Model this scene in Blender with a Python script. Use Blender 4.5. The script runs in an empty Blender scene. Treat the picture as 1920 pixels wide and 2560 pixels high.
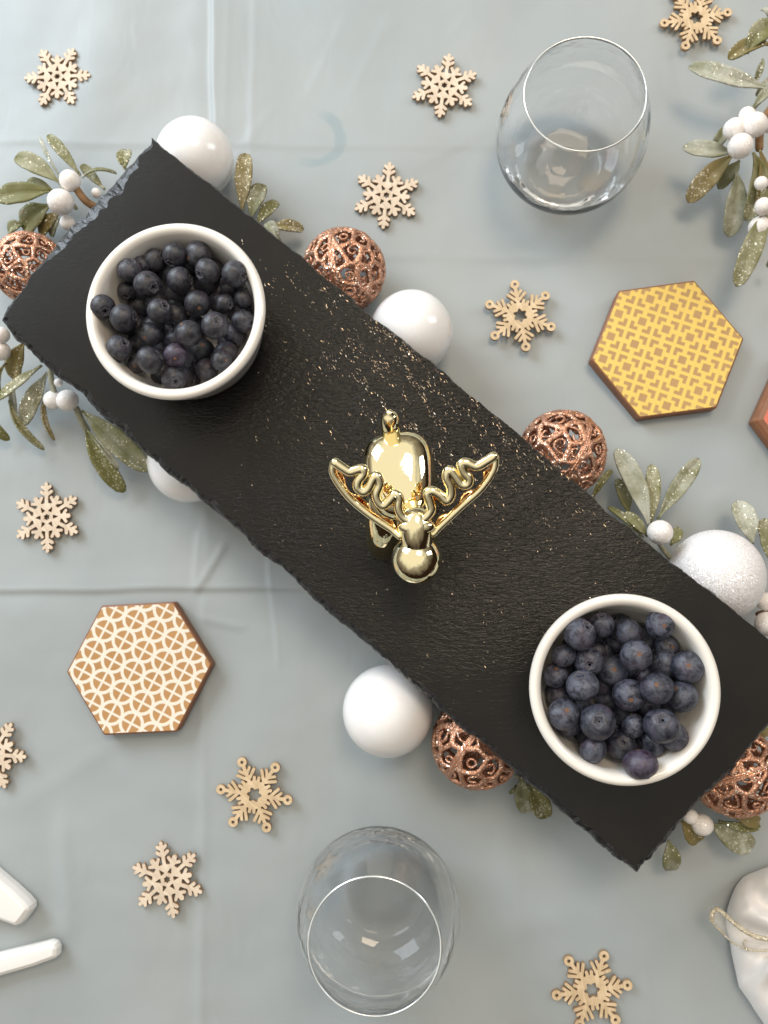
import bpy, math, random
import numpy as np
from mathutils import Vector, Matrix, noise
random.seed(7); rng = np.random.default_rng(7)
S = bpy.context.scene
COL = S.collection
# ------------------------------------------------------------------ camera
F, CX, CY, D = 2000.0, 960.0, 1280.0, 0.45        # focal length and centre in photograph pixels, height over table (m)
NAD = (1050.0, 1480.0)                            # where the plumb line under the camera falls
down = Vector(((NAD[0]-CX)/F, -(NAD[1]-CY)/F, -1)).normalized()
nz = -down
Xw = (Vector((1, 0, 0)) - nz*nz.x).normalized(); Yw = nz.cross(Xw)
R = Matrix((Xw, Yw, nz))                          # camera -> world
cam_d = bpy.data.cameras.new('camera'); cam = bpy.data.objects.new('camera', cam_d); COL.objects.link(cam)
cam.matrix_world = Matrix.Translation((0, 0, D)) @ R.to_4x4()
cam_d.sensor_fit = 'VERTICAL'; cam_d.sensor_height = 32.0; cam_d.lens = F/2560*32
cam_d.clip_start = 0.01; cam_d.clip_end = 50
cam_d.dof.use_dof = True; cam_d.dof.focus_distance = 0.35; cam_d.dof.aperture_fstop = 13
S.camera = cam
# ------------------------------------------------------------------ world and light
EXPOSURE = 0.0
S.view_settings.view_transform = 'Standard'; S.view_settings.look = 'None'
S.view_settings.exposure = EXPOSURE; S.view_settings.gamma = 1; S.view_settings.use_curve_mapping = False
S.render.engine = 'CYCLES'
S.cycles.use_denoising = True
S.cycles.max_bounces = 40; S.cycles.transparent_max_bounces = 24; S.cycles.transmission_bounces = 40; S.cycles.glossy_bounces = 8; S.cycles.diffuse_bounces = 5
S.cycles.caustics_reflective = False; S.cycles.caustics_refractive = True; S.cycles.blur_glossy = 0.5
S.cycles.sample_clamp_indirect = 4
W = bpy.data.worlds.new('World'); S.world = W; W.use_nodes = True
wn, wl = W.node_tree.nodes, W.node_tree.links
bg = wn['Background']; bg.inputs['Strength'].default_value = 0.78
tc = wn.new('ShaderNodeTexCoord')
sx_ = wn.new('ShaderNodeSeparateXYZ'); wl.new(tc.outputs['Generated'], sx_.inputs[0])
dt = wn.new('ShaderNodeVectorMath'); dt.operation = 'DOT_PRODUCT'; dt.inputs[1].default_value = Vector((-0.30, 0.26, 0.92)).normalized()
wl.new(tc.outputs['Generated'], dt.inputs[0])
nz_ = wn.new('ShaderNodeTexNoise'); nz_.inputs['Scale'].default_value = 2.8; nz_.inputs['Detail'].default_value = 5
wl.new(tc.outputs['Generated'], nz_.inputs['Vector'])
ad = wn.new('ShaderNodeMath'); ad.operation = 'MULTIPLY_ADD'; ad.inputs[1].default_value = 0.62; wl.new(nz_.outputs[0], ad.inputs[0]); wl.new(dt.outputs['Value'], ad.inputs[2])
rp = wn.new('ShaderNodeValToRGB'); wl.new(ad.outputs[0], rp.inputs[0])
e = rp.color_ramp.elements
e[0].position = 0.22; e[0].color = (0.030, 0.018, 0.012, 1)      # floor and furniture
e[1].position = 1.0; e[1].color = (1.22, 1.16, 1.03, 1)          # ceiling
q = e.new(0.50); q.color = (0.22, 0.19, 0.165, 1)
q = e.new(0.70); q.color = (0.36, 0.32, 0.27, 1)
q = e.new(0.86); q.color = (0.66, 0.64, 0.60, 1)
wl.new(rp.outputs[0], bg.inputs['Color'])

def area(name, loc, target, sx, sy, power, col):
    d = bpy.data.lights.new(name, 'AREA'); d.shape = 'RECTANGLE'; d.size = sx; d.size_y = sy; d.energy = power; d.color = col
    o = bpy.data.objects.new(name, d); COL.objects.link(o); o.location = loc
    o.rotation_euler = (Vector(target)-Vector(loc)).to_track_quat('-Z', 'Y').to_euler(); return o
area('window_light', (-1.0, 1.0, 0.78), (0, 0.05, 0), 0.8, 0.8, 23, (0.78, 0.89, 1.0))
area('ceiling_lamp_light', (0.28, 0.72, 1.6), (0, 0, 0), 0.50, 0.50, 9.5, (1.0, 0.80, 0.58))
area('far_window_light', (1.9, 0.9, 1.1), (0, 0.1, 0), 0.5, 0.9, 11, (0.86, 0.93, 1.0))

# ------------------------------------------------------------------ helpers
camM = cam.matrix_world.copy(); camI = camM.inverted()
def P(px, py, z=0.0):
    d = R @ Vector(((px-CX)/F, -(py-CY)/F, -1))
    t = (z-D)/d.z
    return Vector((0, 0, D)) + d*t
def depth(p): return -(camI @ Vector(p)).z
def mpp(px, py, z): return depth(P(px, py, z))/F           # metres per pixel
def pix(p):
    c = camI @ Vector(p); return (CX + F*c.x/-c.z, CY - F*c.y/-c.z)
def mesh(name, V, Fs, smooth=True):
    m = bpy.data.meshes.new(name); m.from_pydata([tuple(v) for v in V], [], [tuple(f) for f in Fs]); m.update()
    if smooth: m.polygons.foreach_set('use_smooth', [True]*len(m.polygons))
    return m
def obj(name, m, mat=None, parent=None, loc=None, rot=None, scale=None):
    o = bpy.data.objects.new(name, m); COL.objects.link(o)
    if mat is not None and not m.materials: m.materials.append(mat)
    if parent: o.parent = parent
    if loc is not None: o.location = loc
    if rot is not None: o.rotation_euler = rot
    if scale is not None: o.scale = scale
    return o
def tag(o, label=None, cat=None, group=None, kind=None):
    for k, v in (('label', label), ('category', cat), ('group', group), ('kind', kind)):
        if v: o[k] = v
    return o
def empty(name, loc=(0, 0, 0), rz=0):
    o = bpy.data.objects.new(name, None); COL.objects.link(o); o.location = loc; o.rotation_euler = (0, 0, rz); o.empty_display_size = .01
    return o
def lathe(prof, n=64, close=False):
    V = []; Fs = []; k = len(prof)
    for i in range(n):
        a = 2*math.pi*i/n
        for r, z in prof: V.append((r*math.cos(a), r*math.sin(a), z))
    for i in range(n):
        j = (i+1) % n
        for s in range(k-1 if not close else k):
            t = (s+1) % k
            Fs.append((i*k+s, j*k+s, j*k+t, i*k+t))
    return V, Fs
def sphere(n=32, m=20, r=1.0, sz=1.0, fn=None):
    V = [(0, 0, r*sz)]; Fs = []
    for j in range(1, m):
        th = math.pi*j/m
        for i in range(n):
            a = 2*math.pi*i/n
            V.append((r*math.sin(th)*math.cos(a), r*math.sin(th)*math.sin(a), r*sz*math.cos(th)))
    V.append((0, 0, -r*sz)); L = len(V)-1
    for i in range(n):
        k = (i+1) % n
        Fs.append((0, 1+i, 1+k)); Fs.append((L, L-n+k, L-n+i))
        for j in range(m-2):
            a = 1+j*n; b = a+n
            Fs.append((a+i, b+i, b+k, a+k))
    if fn: V = [fn(Vector(v)) for v in V]
    return V, Fs
def smooth_path(pts, sub=6):
    pts = [Vector(p) for p in pts]; out = []
    for i in range(len(pts)-1):
        p0 = pts[max(i-1, 0)]; p1 = pts[i]; p2 = pts[i+1]; p3 = pts[min(i+2, len(pts)-1)]
        for k in range(sub):
            t = k/sub
            out.append(0.5*((2*p1)+(p2-p0)*t+(2*p0-5*p1+4*p2-p3)*t*t+(3*p1-p0-3*p2+p3)*t**3))
    out.append(pts[-1]); return out
def tube(path, rad, n=14, cap=True):
    path = [Vector(p) for p in path]; k = len(path)
    if not hasattr(rad, '__len__'): rad = [rad]*k
    V = []; Fs = []
    t0 = (path[1]-path[0]).normalized()
    u = t0.orthogonal().normalized()
    pts = list(range(k))
    for i in pts:
        t = (path[min(i+1, k-1)]-path[max(i-1, 0)]).normalized()
        u = (u-t*u.dot(t)).normalized(); w = t.cross(u)
        for s in range(n):
            a = 2*math.pi*s/n
            V.append(path[i]+(u*math.cos(a)+w*math.sin(a))*rad[i])
    for i in range(k-1):
        for s in range(n):
            q2 = (s+1) % n
            Fs.append((i*n+s, i*n+q2, (i+1)*n+q2, (i+1)*n+s))
    if cap:
        for end, sgn in ((0, -1), (k-1, 1)):
            t = (path[min(end+1, k-1)]-path[max(end-1, 0)]).normalized()*sgn
            base = end*n; prev = [base+s for s in range(n)]
            for hh in (0.5, 0.85):
                rr = math.sqrt(1-hh*hh); cur = []
                for s in range(n):
                    v = V[base+s]; cur.append(len(V)); V.append(path[end]+(v-path[end])*rr+t*rad[end]*hh)
                for s in range(n):
                    q2 = (s+1) % n
                    Fs.append((prev[s], prev[q2], cur[q2], cur[s]) if sgn > 0 else (prev[q2], prev[s], cur[s], cur[q2]))
                prev = cur
            c = len(V); V.append(path[end]+t*rad[end])
            for s in range(n):
                q2 = (s+1) % n
                Fs.append((prev[s], prev[q2], c) if sgn > 0 else (prev[q2], prev[s], c))
    return V, Fs
def merge(*parts):
    V = []; Fs = []
    for v, f in parts:
        b = len(V); V += list(v); Fs += [tuple(i+b for i in q2) for q2 in f]
    return V, Fs

# ------------------------------------------------------------------ materials
class M:
    def __init__(s, name):
        s.m = bpy.data.materials.new(name); s.m.use_nodes = True
        s.n = s.m.node_tree.nodes; s.l = s.m.node_tree.links
        s.b = s.n['Principled BSDF']; s.out = s.n['Material Output']
    def set(s, **k):
        for a, v in k.items():
            i = s.b.inputs[a.replace('_', ' ')]
            i.default_value = (tuple(v)+(1,)) if hasattr(v, '__len__') and len(v) == 3 and i.type == 'RGBA' else v
        return s
    def node(s, t, **k):
        n = s.n.new(t)
        for a, v in k.items(): setattr(n, a, v)
        return n
    def co(s, kind='Object'): return s.node('ShaderNodeTexCoord').outputs[kind]
    def noise(s, scale, detail=3, rough=.5, vec=None, dist=0):
        n = s.node('ShaderNodeTexNoise'); n.inputs['Scale'].default_value = scale; n.inputs['Detail'].default_value = detail
        n.inputs['Roughness'].default_value = rough; n.inputs['Distortion'].default_value = dist
        s.l.new(vec if vec is not None else s.co(), n.inputs['Vector']); return n.outputs[0]
    def ramp(s, val, stops):
        r = s.node('ShaderNodeValToRGB'); e = r.color_ramp.elements
        while len(e) < len(stops): e.new(0.5)
        for k, (p, c) in enumerate(stops):
            e[k].position = p; e[k].color = tuple(c)+(1,) if hasattr(c, '__len__') else (c, c, c, 1)
        s.l.new(val, r.inputs[0]); return r.outputs[0]
    def math(s, op, a, b=0, clamp=False):
        n = s.node('ShaderNodeMath', operation=op, use_clamp=clamp)
        for i, v in ((0, a), (1, b)):
            if isinstance(v, (int, float)): n.inputs[i].default_value = v
            else: s.l.new(v, n.inputs[i])
        return n.outputs[0]
    def mix(s, f, a, b):
        n = s.node('ShaderNodeMix', data_type='RGBA')
        for i, v in ((0, f), (6, a), (7, b)):
            if isinstance(v, (int, float)): n.inputs[i].default_value = v
            elif isinstance(v, tuple): n.inputs[i].default_value = v+(1,)
            else: s.l.new(v, n.inputs[i])
        return n.outputs[2]
    def bump(s, h, strength=.3, distance=.001, normal=None):
        n = s.node('ShaderNodeBump'); n.inputs['Strength'].default_value = strength; n.inputs['Distance'].default_value = distance
        s.l.new(h, n.inputs['Height'])
        if normal is not None: s.l.new(normal, n.inputs['Normal'])
        s.l.new(n.outputs[0], s.b.inputs['Normal']); return n.outputs[0]
    def mapping(s, rot=(0, 0, 0), scale=(1, 1, 1), loc=(0, 0, 0), vec=None):
        n = s.node('ShaderNodeMapping'); n.inputs['Rotation'].default_value = rot; n.inputs['Scale'].default_value = scale; n.inputs['Location'].default_value = loc
        s.l.new(vec if vec is not None else s.co(), n.inputs['Vector']); return n.outputs[0]
    def link(s, a, name): s.l.new(a, s.b.inputs[name])
    def glitter(s, scale, amount, vec=None):
        """facet normals: every little flake of glitter faces its own way"""
        v = s.node('ShaderNodeTexVoronoi'); v.inputs['Scale'].default_value = scale
        s.l.new(vec if vec is not None else s.co(), v.inputs['Vector'])
        a = s.node('ShaderNodeVectorMath', operation='SUBTRACT'); a.inputs[1].default_value = (.5, .5, .5); s.l.new(v.outputs['Color'], a.inputs[0])
        b = s.node('ShaderNodeVectorMath', operation='SCALE'); b.inputs['Scale'].default_value = amount; s.l.new(a.outputs[0], b.inputs[0])
        g = s.node('ShaderNodeNewGeometry')
        c = s.node('ShaderNodeVectorMath', operation='ADD'); s.l.new(b.outputs[0], c.inputs[0]); s.l.new(g.outputs['Normal'], c.inputs[1])
        d = s.node('ShaderNodeVectorMath', operation='NORMALIZE'); s.l.new(c.outputs[0], d.inputs[0])
        return d.outputs[0], v.outputs['Color']

# tablecloth
def cloth_mat():
    s = M('tablecloth_satin'); co = s.co()
    n1 = s.noise(9, 3, .5, co)
    base = s.ramp(n1, [(.3, (.318, .356, .370)), (.7, (.362, .385, .384))])
    # water ring stain: partial ring, uneven width
    c = P(785, 345); sub = s.node('ShaderNodeVectorMath', operation='SUBTRACT'); sub.inputs[1].default_value = c; s.l.new(co, sub.inputs[0])
    ln = s.node('ShaderNodeVectorMath', operation='LENGTH'); s.l.new(sub.outputs[0], ln.inputs[0])
    wob = s.noise(70, 3, .6, co); r = s.math('ADD', ln.outputs['Value'], s.math('MULTIPLY', s.math('SUBTRACT', wob, .5), .007))
    band = s.math('SUBTRACT', 1.0, s.math('MULTIPLY', s.math('ABSOLUTE', s.math('SUBTRACT', r, .0160)), 270), True)
    sx = s.node('ShaderNodeSeparateXYZ'); s.l.new(sub.outputs[0], sx.inputs[0])
    side = s.math('MULTIPLY', s.math('ADD', s.math('ADD', s.math('MULTIPLY', sx.outputs[0], 60), s.math('MULTIPLY', sx.outputs[1], -22)), .35), 1.6, True)
    st = s.math('MULTIPLY', s.math('MULTIPLY', s.math('MULTIPLY', band, 2.2, True), side), .62, True)
    s.link(s.mix(st, base, (.24, .31, .33)), 'Base Color')
    s.set(Roughness=.47, Specular_IOR_Level=.42, Sheen_Weight=.15, Sheen_Roughness=.4)
    mp = s.mapping(scale=(1, 1, 1), vec=co)
    w1 = s.noise(2600, 2, .6, mp); w2 = s.noise(38, 2, .45, s.mapping(rot=(0, 0, .9), scale=(1, .6, 1), vec=co), 1.2)
    h = s.math('ADD', s.math('MULTIPLY', w1, .10), s.math('MULTIPLY', w2, .75)); s.bump(h, .36, .0014)
    return s.m
def slate_mat():
    s = M('black_slate'); co = s.co()
    n1 = s.noise(30, 5, .6, co)
    s.link(s.ramp(n1, [(.3, (.0065, .0056, .0044)), (.75, (.0120, .0105, .0084))]), 'Base Color')
    ang = math.radians(40)
    m1 = s.mapping(rot=(0, 0, math.radians(62)), scale=(.30, 1, 1), vec=co)
    rip = s.noise(760, 2, .5, m1, .6); rip2 = s.noise(2000, 2, .6, m1); lo = s.noise(26, 3, .5, co)
    # the roughly split part lies in the middle of the board, the ends are smooth
    d = s.node('ShaderNodeVectorMath', operation='DISTANCE'); d.inputs[1].default_value = P(1130, 1120, .057); s.l.new(co, d.inputs[0])
    mask = s.math('SUBTRACT', 1.18, s.math('MULTIPLY', s.math('ADD', d.outputs['Value'], s.math('MULTIPLY', s.math('SUBTRACT', lo, .5), .10)), 7.5), True)
    amp = s.math('ADD', s.math('MULTIPLY', mask, .95), .05)
    h = s.math('MULTIPLY', s.math('ADD', rip, s.math('MULTIPLY', rip2, .4)), amp)
    s.bump(h, .85, .0010)
    s.link(s.ramp(mask, [(0, .27), (1, .17)]), 'Roughness'); s.set(Specular_IOR_Level=.27)
    return s.m
def chip_mat():
    s = M('chipped_slate'); n1 = s.noise(300, 4, .7)
    s.link(s.ramp(n1, [(.3, (.009, .009, .0095)), (.8, (.026, .027, .030))]), 'Base Color')
    s.set(Roughness=.30, Specular_IOR_Level=.5); s.bump(s.noise(900, 3, .6), .5, .0006); return s.m
def simple(name, col, rough, var=.06, sc=60, spec=.5, bump=0, bs=400, **k):
    s = M(name); n1 = s.noise(sc, 3)
    a = tuple(max(0, c*(1-var)) for c in col); b = tuple(min(1, c*(1+var)) for c in col)
    s.link(s.ramp(n1, [(.3, a), (.7, b)]), 'Base Color'); s.set(Roughness=rough, Specular_IOR_Level=spec, **k)
    if bump: s.bump(s.noise(bs, 3), bump, .0004)
    return s.m
def berry_mat(name, skin, bloom, amt):
    s = M(name); co = s.co()
    oi = s.node('ShaderNodeObjectInfo')
    off = s.node('ShaderNodeVectorMath', operation='SCALE'); off.inputs['Scale'].default_value = 7; 
    cb = s.node('ShaderNodeCombineXYZ'); s.l.new(oi.outputs['Random'], cb.inputs[0]); s.l.new(oi.outputs['Random'], cb.inputs[2]); s.l.new(cb.outputs[0], off.inputs[0])
    ad = s.node('ShaderNodeVectorMath', operation='ADD'); s.l.new(co, ad.inputs[0]); s.l.new(off.outputs[0], ad.inputs[1])
    n1 = s.noise(1.9, 6, .66, ad.outputs[0], .8); n2 = s.noise(7, 4, .7, ad.outputs[0])
    f = s.math('ADD', s.math('MULTIPLY', n1, .8), s.math('MULTIPLY', n2, .25))
    f = s.math('MULTIPLY', s.ramp(f, [(.43, 0.05), (.60, 1.0)]), s.math('ADD', s.math('MULTIPLY', oi.outputs['Random'], .5), amt))
    purple = s.ramp(s.noise(.9, 2, .5, ad.outputs[0]), [(.55, 0.0), (.8, 0.5)])
    c = s.mix(purple, s.mix(f, skin, bloom), (bloom[0]*.9, bloom[1]*.45, bloom[2]*.55))
    s.link(c, 'Base Color'); s.link(s.ramp(n2, [(.3, .30), (.8, .55)]), 'Roughness'); s.set(Specular_IOR_Level=.5)
    s.bump(n2, .12, .02); return s.m
def leaf_mat(name, green, frost, cut, gl=1.0):
    s = M(name); co = s.co('Generated'); oc = s.co()
    oi = s.node('ShaderNodeObjectInfo')
    n1 = s.noise(130, 4, .62, oc); n2 = s.noise(38, 3, .5, oc)
    f = s.math('ADD', s.math('MULTIPLY', n1, .5), s.math('MULTIPLY', n2, .5))
    f = s.math('ADD', f, s.math('MULTIPLY', s.math('SUBTRACT', oi.outputs['Random'], .5), .16))
    fr = s.ramp(f, [(cut-.07, 0.0), (cut+.13, .85)])
    nrm, vc = s.glitter(1500, 1.1*gl, oc)
    sp = s.node('ShaderNodeSeparateColor'); s.l.new(vc, sp.inputs[0])
    spark = s.math('GREATER_THAN', sp.outputs[0], s.math('SUBTRACT', 1.385, s.math('MULTIPLY', n2, .92)))
    c = s.mix(fr, green, frost)
    c = s.mix(spark, c, (.86, .82, .68))
    s.link(c, 'Base Color'); s.link(s.math('MULTIPLY', spark, .35), 'Metallic')
    s.link(s.ramp(spark, [(0, .62), (1, .18)]), 'Roughness')
    s.bump(n1, .35, .0008, nrm)
    mixn = s.node('ShaderNodeMix', data_type='VECTOR'); s.l.new(spark, mixn.inputs[0])
    bn = s.n.get('Bump') ; g = s.node('ShaderNodeNewGeometry')
    b2 = s.node('ShaderNodeBump'); b2.inputs['Strength'].default_value = .35; b2.inputs['Distance'].default_value = .0008; s.l.new(n1, b2.inputs['Height'])
    s.l.new(b2.outputs[0], mixn.inputs[4]); s.l.new(nrm, mixn.inputs[5]); s.l.new(mixn.outputs[1], s.b.inputs['Normal'])
    return s.m
def glitter_mat(name, col, col2, metal, rough, scale, amount, sparkcol, sparkcut=.9, basen=0):
    s = M(name); oc = s.co()
    nrm, vc = s.glitter(scale, amount, oc)
    sp = s.node('ShaderNodeSeparateColor'); s.l.new(vc, sp.inputs[0])
    spark = s.math('GREATER_THAN', sp.outputs[1], sparkcut)
    c = s.mix(sp.outputs[2], col, col2); c = s.mix(spark, c, sparkcol)
    s.link(c, 'Base Color')
    s.link(s.math('ADD', s.math('MULTIPLY', spark, (1-metal)*(1 if metal > .3 else .15)), metal), 'Metallic')
    s.link(s.ramp(spark, [(0, rough), (1, .12)]), 'Roughness'); s.l.new(nrm, s.b.inputs['Normal'])
    return s.m
def thin_glass():
    """a thin wall of clear glass: sees through, mirrors by Fresnel"""
    s = M('thin_clear_glass'); s.n.remove(s.b)
    tr = s.node('ShaderNodeBsdfTransparent'); tr.inputs[0].default_value = (.985, .99, .988, 1)
    gl = s.node('ShaderNodeBsdfGlossy'); gl.inputs['Roughness'].default_value = .02; gl.inputs[0].default_value = (1, 1, 1, 1)
    lw = s.node('ShaderNodeLayerWeight'); lw.inputs['Blend'].default_value = .5
    bp = s.node('ShaderNodeBump'); bp.inputs['Strength'].default_value = .55; bp.inputs['Distance'].default_value = .002; s.l.new(s.noise(110, 2, .5, s.mapping(scale=(1, 1, 3))), bp.inputs['Height']); s.l.new(bp.outputs[0], gl.inputs['Normal'])
    fz = s.math('ADD', s.math('MULTIPLY', s.math('POWER', lw.outputs['Facing'], 4.2), .93), .06)
    mx = s.node('ShaderNodeMixShader'); s.l.new(fz, mx.inputs[0])
    s.l.new(s.mix(s.math('POWER', lw.outputs['Facing'], 3.0), (.985, .99, .988), (.90, .92, .915)), tr.inputs[0]); s.l.new(tr.outputs[0], mx.inputs[1]); s.l.new(gl.outputs[0], mx.inputs[2])
    s.l.new(mx.outputs[0], s.out.inputs['Surface']); return s.m
def print_mat(name, choc, ink, kind, half):
    """flat print in coloured ink over the brown face; half = apothem of the printed field"""
    s = M(name); co = s.co(); per = {'squares': .01375, 'circles': .01265}[kind]
    m = s.mapping(scale=(1/per, 1/per, 1/per), loc=(.5, .5, 0), vec=co)
    x = s.node('ShaderNodeSeparateXYZ'); s.l.new(m, x.inputs[0])
    u = s.math('SUBTRACT', s.math('FRACT', s.math('ADD', x.outputs[0], 100)), .5); v = s.math('SUBTRACT', s.math('FRACT', s.math('ADD', x.outputs[1], 100)), .5)
    u = s.math('ABSOLUTE', u); v = s.math('ABSOLUTE', v)
    def soft(a, edge, w=.03, inv=False):      # 1 above the edge
        r = s.math('ADD', s.math('MULTIPLY', s.math('SUBTRACT', a, edge), 1/w), .5, True)
        return s.math('SUBTRACT', 1.0, r) if inv else r
    mul = lambda a, b: s.math('MULTIPLY', a, b)
    if kind == 'squares':
        mx = s.math('MAXIMUM', u, v); mn = s.math('MINIMUM', u, v)
        sq = soft(mx, .158, inv=True)
        L = mul(mul(soft(mx, .284), soft(mx, .428, inv=True)), soft(mn, .095))
        brown = s.math('MAXIMUM', sq, L)
    else:
        r = s.math('SQRT', s.math('ADD', mul(u, u), mul(v, v)))
        line = s.math('MAXIMUM', soft(u, .050, inv=True), soft(v, .050, inv=True))
        ins = mul(soft(r, .415, inv=True), s.math('SUBTRACT', 1.0, line))
        out = soft(r, .555)
        brown = s.math('MAXIMUM', ins, out)
    wear = s.ramp(s.noise(900, 3, .6, co), [(.25, 1.0), (.36, 0.0)])
    brown = s.math('MAXIMUM', brown, s.math('MULTIPLY', wear, .5))
    n1 = s.noise(50, 3, .5, co)
    ch = s.mix(n1, choc, tuple(min(1, c*1.35) for c in choc))
    s.link(s.mix(brown, ink, ch), 'Base Color'); s.set(Roughness=.42, Specular_IOR_Level=.4); s.bump(s.math('ADD', s.math('MULTIPLY', brown, -.5), s.math('MULTIPLY', s.noise(400, 3, .6, co), .4)), .5, .0004)
    return s.m

def gold_mat():
    s = M('gold_chrome'); s.set(Base_Color=(1.0, .89, .56), Metallic=1.0)
    sm = s.noise(180, 4, .65); s.link(s.ramp(sm, [(.45, .025), (.75, .11)]), 'Roughness')     # finger smudges
    s.bump(s.noise(160, 3, .5), .10, .0012); return s.m
MAT = dict(
    cloth=cloth_mat(), slate=slate_mat(), chip=chip_mat(),
    ceramic=simple('white_glazed_ceramic', (.86, .82, .76), .16, .02, 20, .6, Coat_Weight=.4, Coat_Roughness=.08),
    porcelain=simple('white_porcelain', (.84, .82, .79), .14, .02, 20, .6, Coat_Weight=.3, Coat_Roughness=.05),
    pearl=simple('white_pearl_plastic', (.90, .885, .88), .24, .02, 30, .5, Coat_Weight=.5, Coat_Roughness=.12, Subsurface_Weight=.1, Subsurface_Scale=.004),
    wood=None, burnt=simple('burnt_laser_edge', (.36, .23, .13), .7, .3, 500),
    gold=gold_mat(),
    goldweb=M('gold_chrome_brown_reflection').set(Base_Color=(.80, .46, .20), Metallic=1.0, Roughness=.06).m,  # darker copy of the gold, brown reflections put into its colour
    calyx=simple('dry_berry_crown', (.085, .083, .10), .7, .4, 900), calyxin=simple('berry_crown_basin', (.02, .018, .02), .8, .4, 900),
    scar=simple('berry_stem_scar', (.15, .075, .045), .7, .35, 700),
    berryL=berry_mat('blueberry_skin_dark', (.009, .009, .013), (.074, .075, .092), .46),
    berryR=berry_mat('blueberry_skin_blue', (.010, .011, .019), (.096, .103, .140), .52),
    berryP=berry_mat('blueberry_skin_purple', (.022, .010, .017), (.085, .075, .115), .5),
    leafA=leaf_mat('frosted_olive_leaf', (.15, .145, .045), (.34, .325, .21), .52),
    leafB=leaf_mat('frosted_pale_leaf', (.165, .165, .075), (.47, .475, .40), .47),
    leafC=leaf_mat('olive_brown_leaf', (.20, .155, .05), (.38, .33, .20), .58),
    stem=simple('brown_twig', (.22, .12, .05), .7, .3, 300), twig=simple('grey_green_twig', (.30, .29, .20), .7, .25, 300),
    frost=glitter_mat('frosted_white_berry', (.80, .74, .70), (.90, .86, .83), 0.0, .55, 17, .35, (.95, .92, .9), .95),
    copper=glitter_mat('copper_glitter', (.49, .21, .12), (.74, .41, .27), .72, .32, 55, .72, (.98, .86, .74), .90),
    snow=glitter_mat('white_glitter', (.76, .74, .75), (.86, .84, .84), 0.0, .5, 70, .7, (.98, .97, .96), .91),
    glass=thin_glass(),
    satin=simple('white_satin', (.84, .81, .79), .34, .02, 30, .5, Sheen_Weight=.3, Anisotropic=.4),
    goldthread=glitter_mat('gold_thread', (.56, .47, .31), (.72, .65, .50), .3, .4, 2600, 1.0, (.98, .92, .75), .86),
    choc_side=simple('brown_side', (.24, .10, .045), .5, .15, 120),
    red=simple('red_dusted_top', (.62, .16, .10), .5, .2, 900),
)
def wood_mat(name, c1, c2):
    s = M(name); oi = s.node('ShaderNodeObjectInfo')
    n1 = s.noise(22, 4, .65, s.mapping(scale=(1, .06, 1))); n2 = s.noise(3, 3, .6)
    f = s.math('ADD', s.math('MULTIPLY', n1, .6), s.math('MULTIPLY', n2, .4))
    s.link(s.ramp(f, [(.36, tuple(c*.80 for c in c1)), (.48, c1), (.64, c2)]), 'Base Color'); s.set(Roughness=.62, Specular_IOR_Level=.3); s.bump(n1, .08, .02); return s.m
MAT['woodA'] = wood_mat('pale_birch_ply', (.68, .55, .42), (.80, .68, .54)); MAT['woodB'] = wood_mat('tan_birch_ply', (.62, .46, .28), (.76, .59, .39))
org = M('sheer_organza'); org.n.remove(org.b)
_t = org.node('ShaderNodeBsdfTransparent'); _d = org.node('ShaderNodeBsdfDiffuse'); _d.inputs[0].default_value = (.8, .75, .70, 1); _m = org.node('ShaderNodeMixShader'); _m.inputs[0].default_value = .42
org.l.new(_t.outputs[0], _m.inputs[1]); org.l.new(_d.outputs[0], _m.inputs[2]); org.l.new(_m.outputs[0], org.out.inputs['Surface']); MAT['organza'] = org.m

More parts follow.
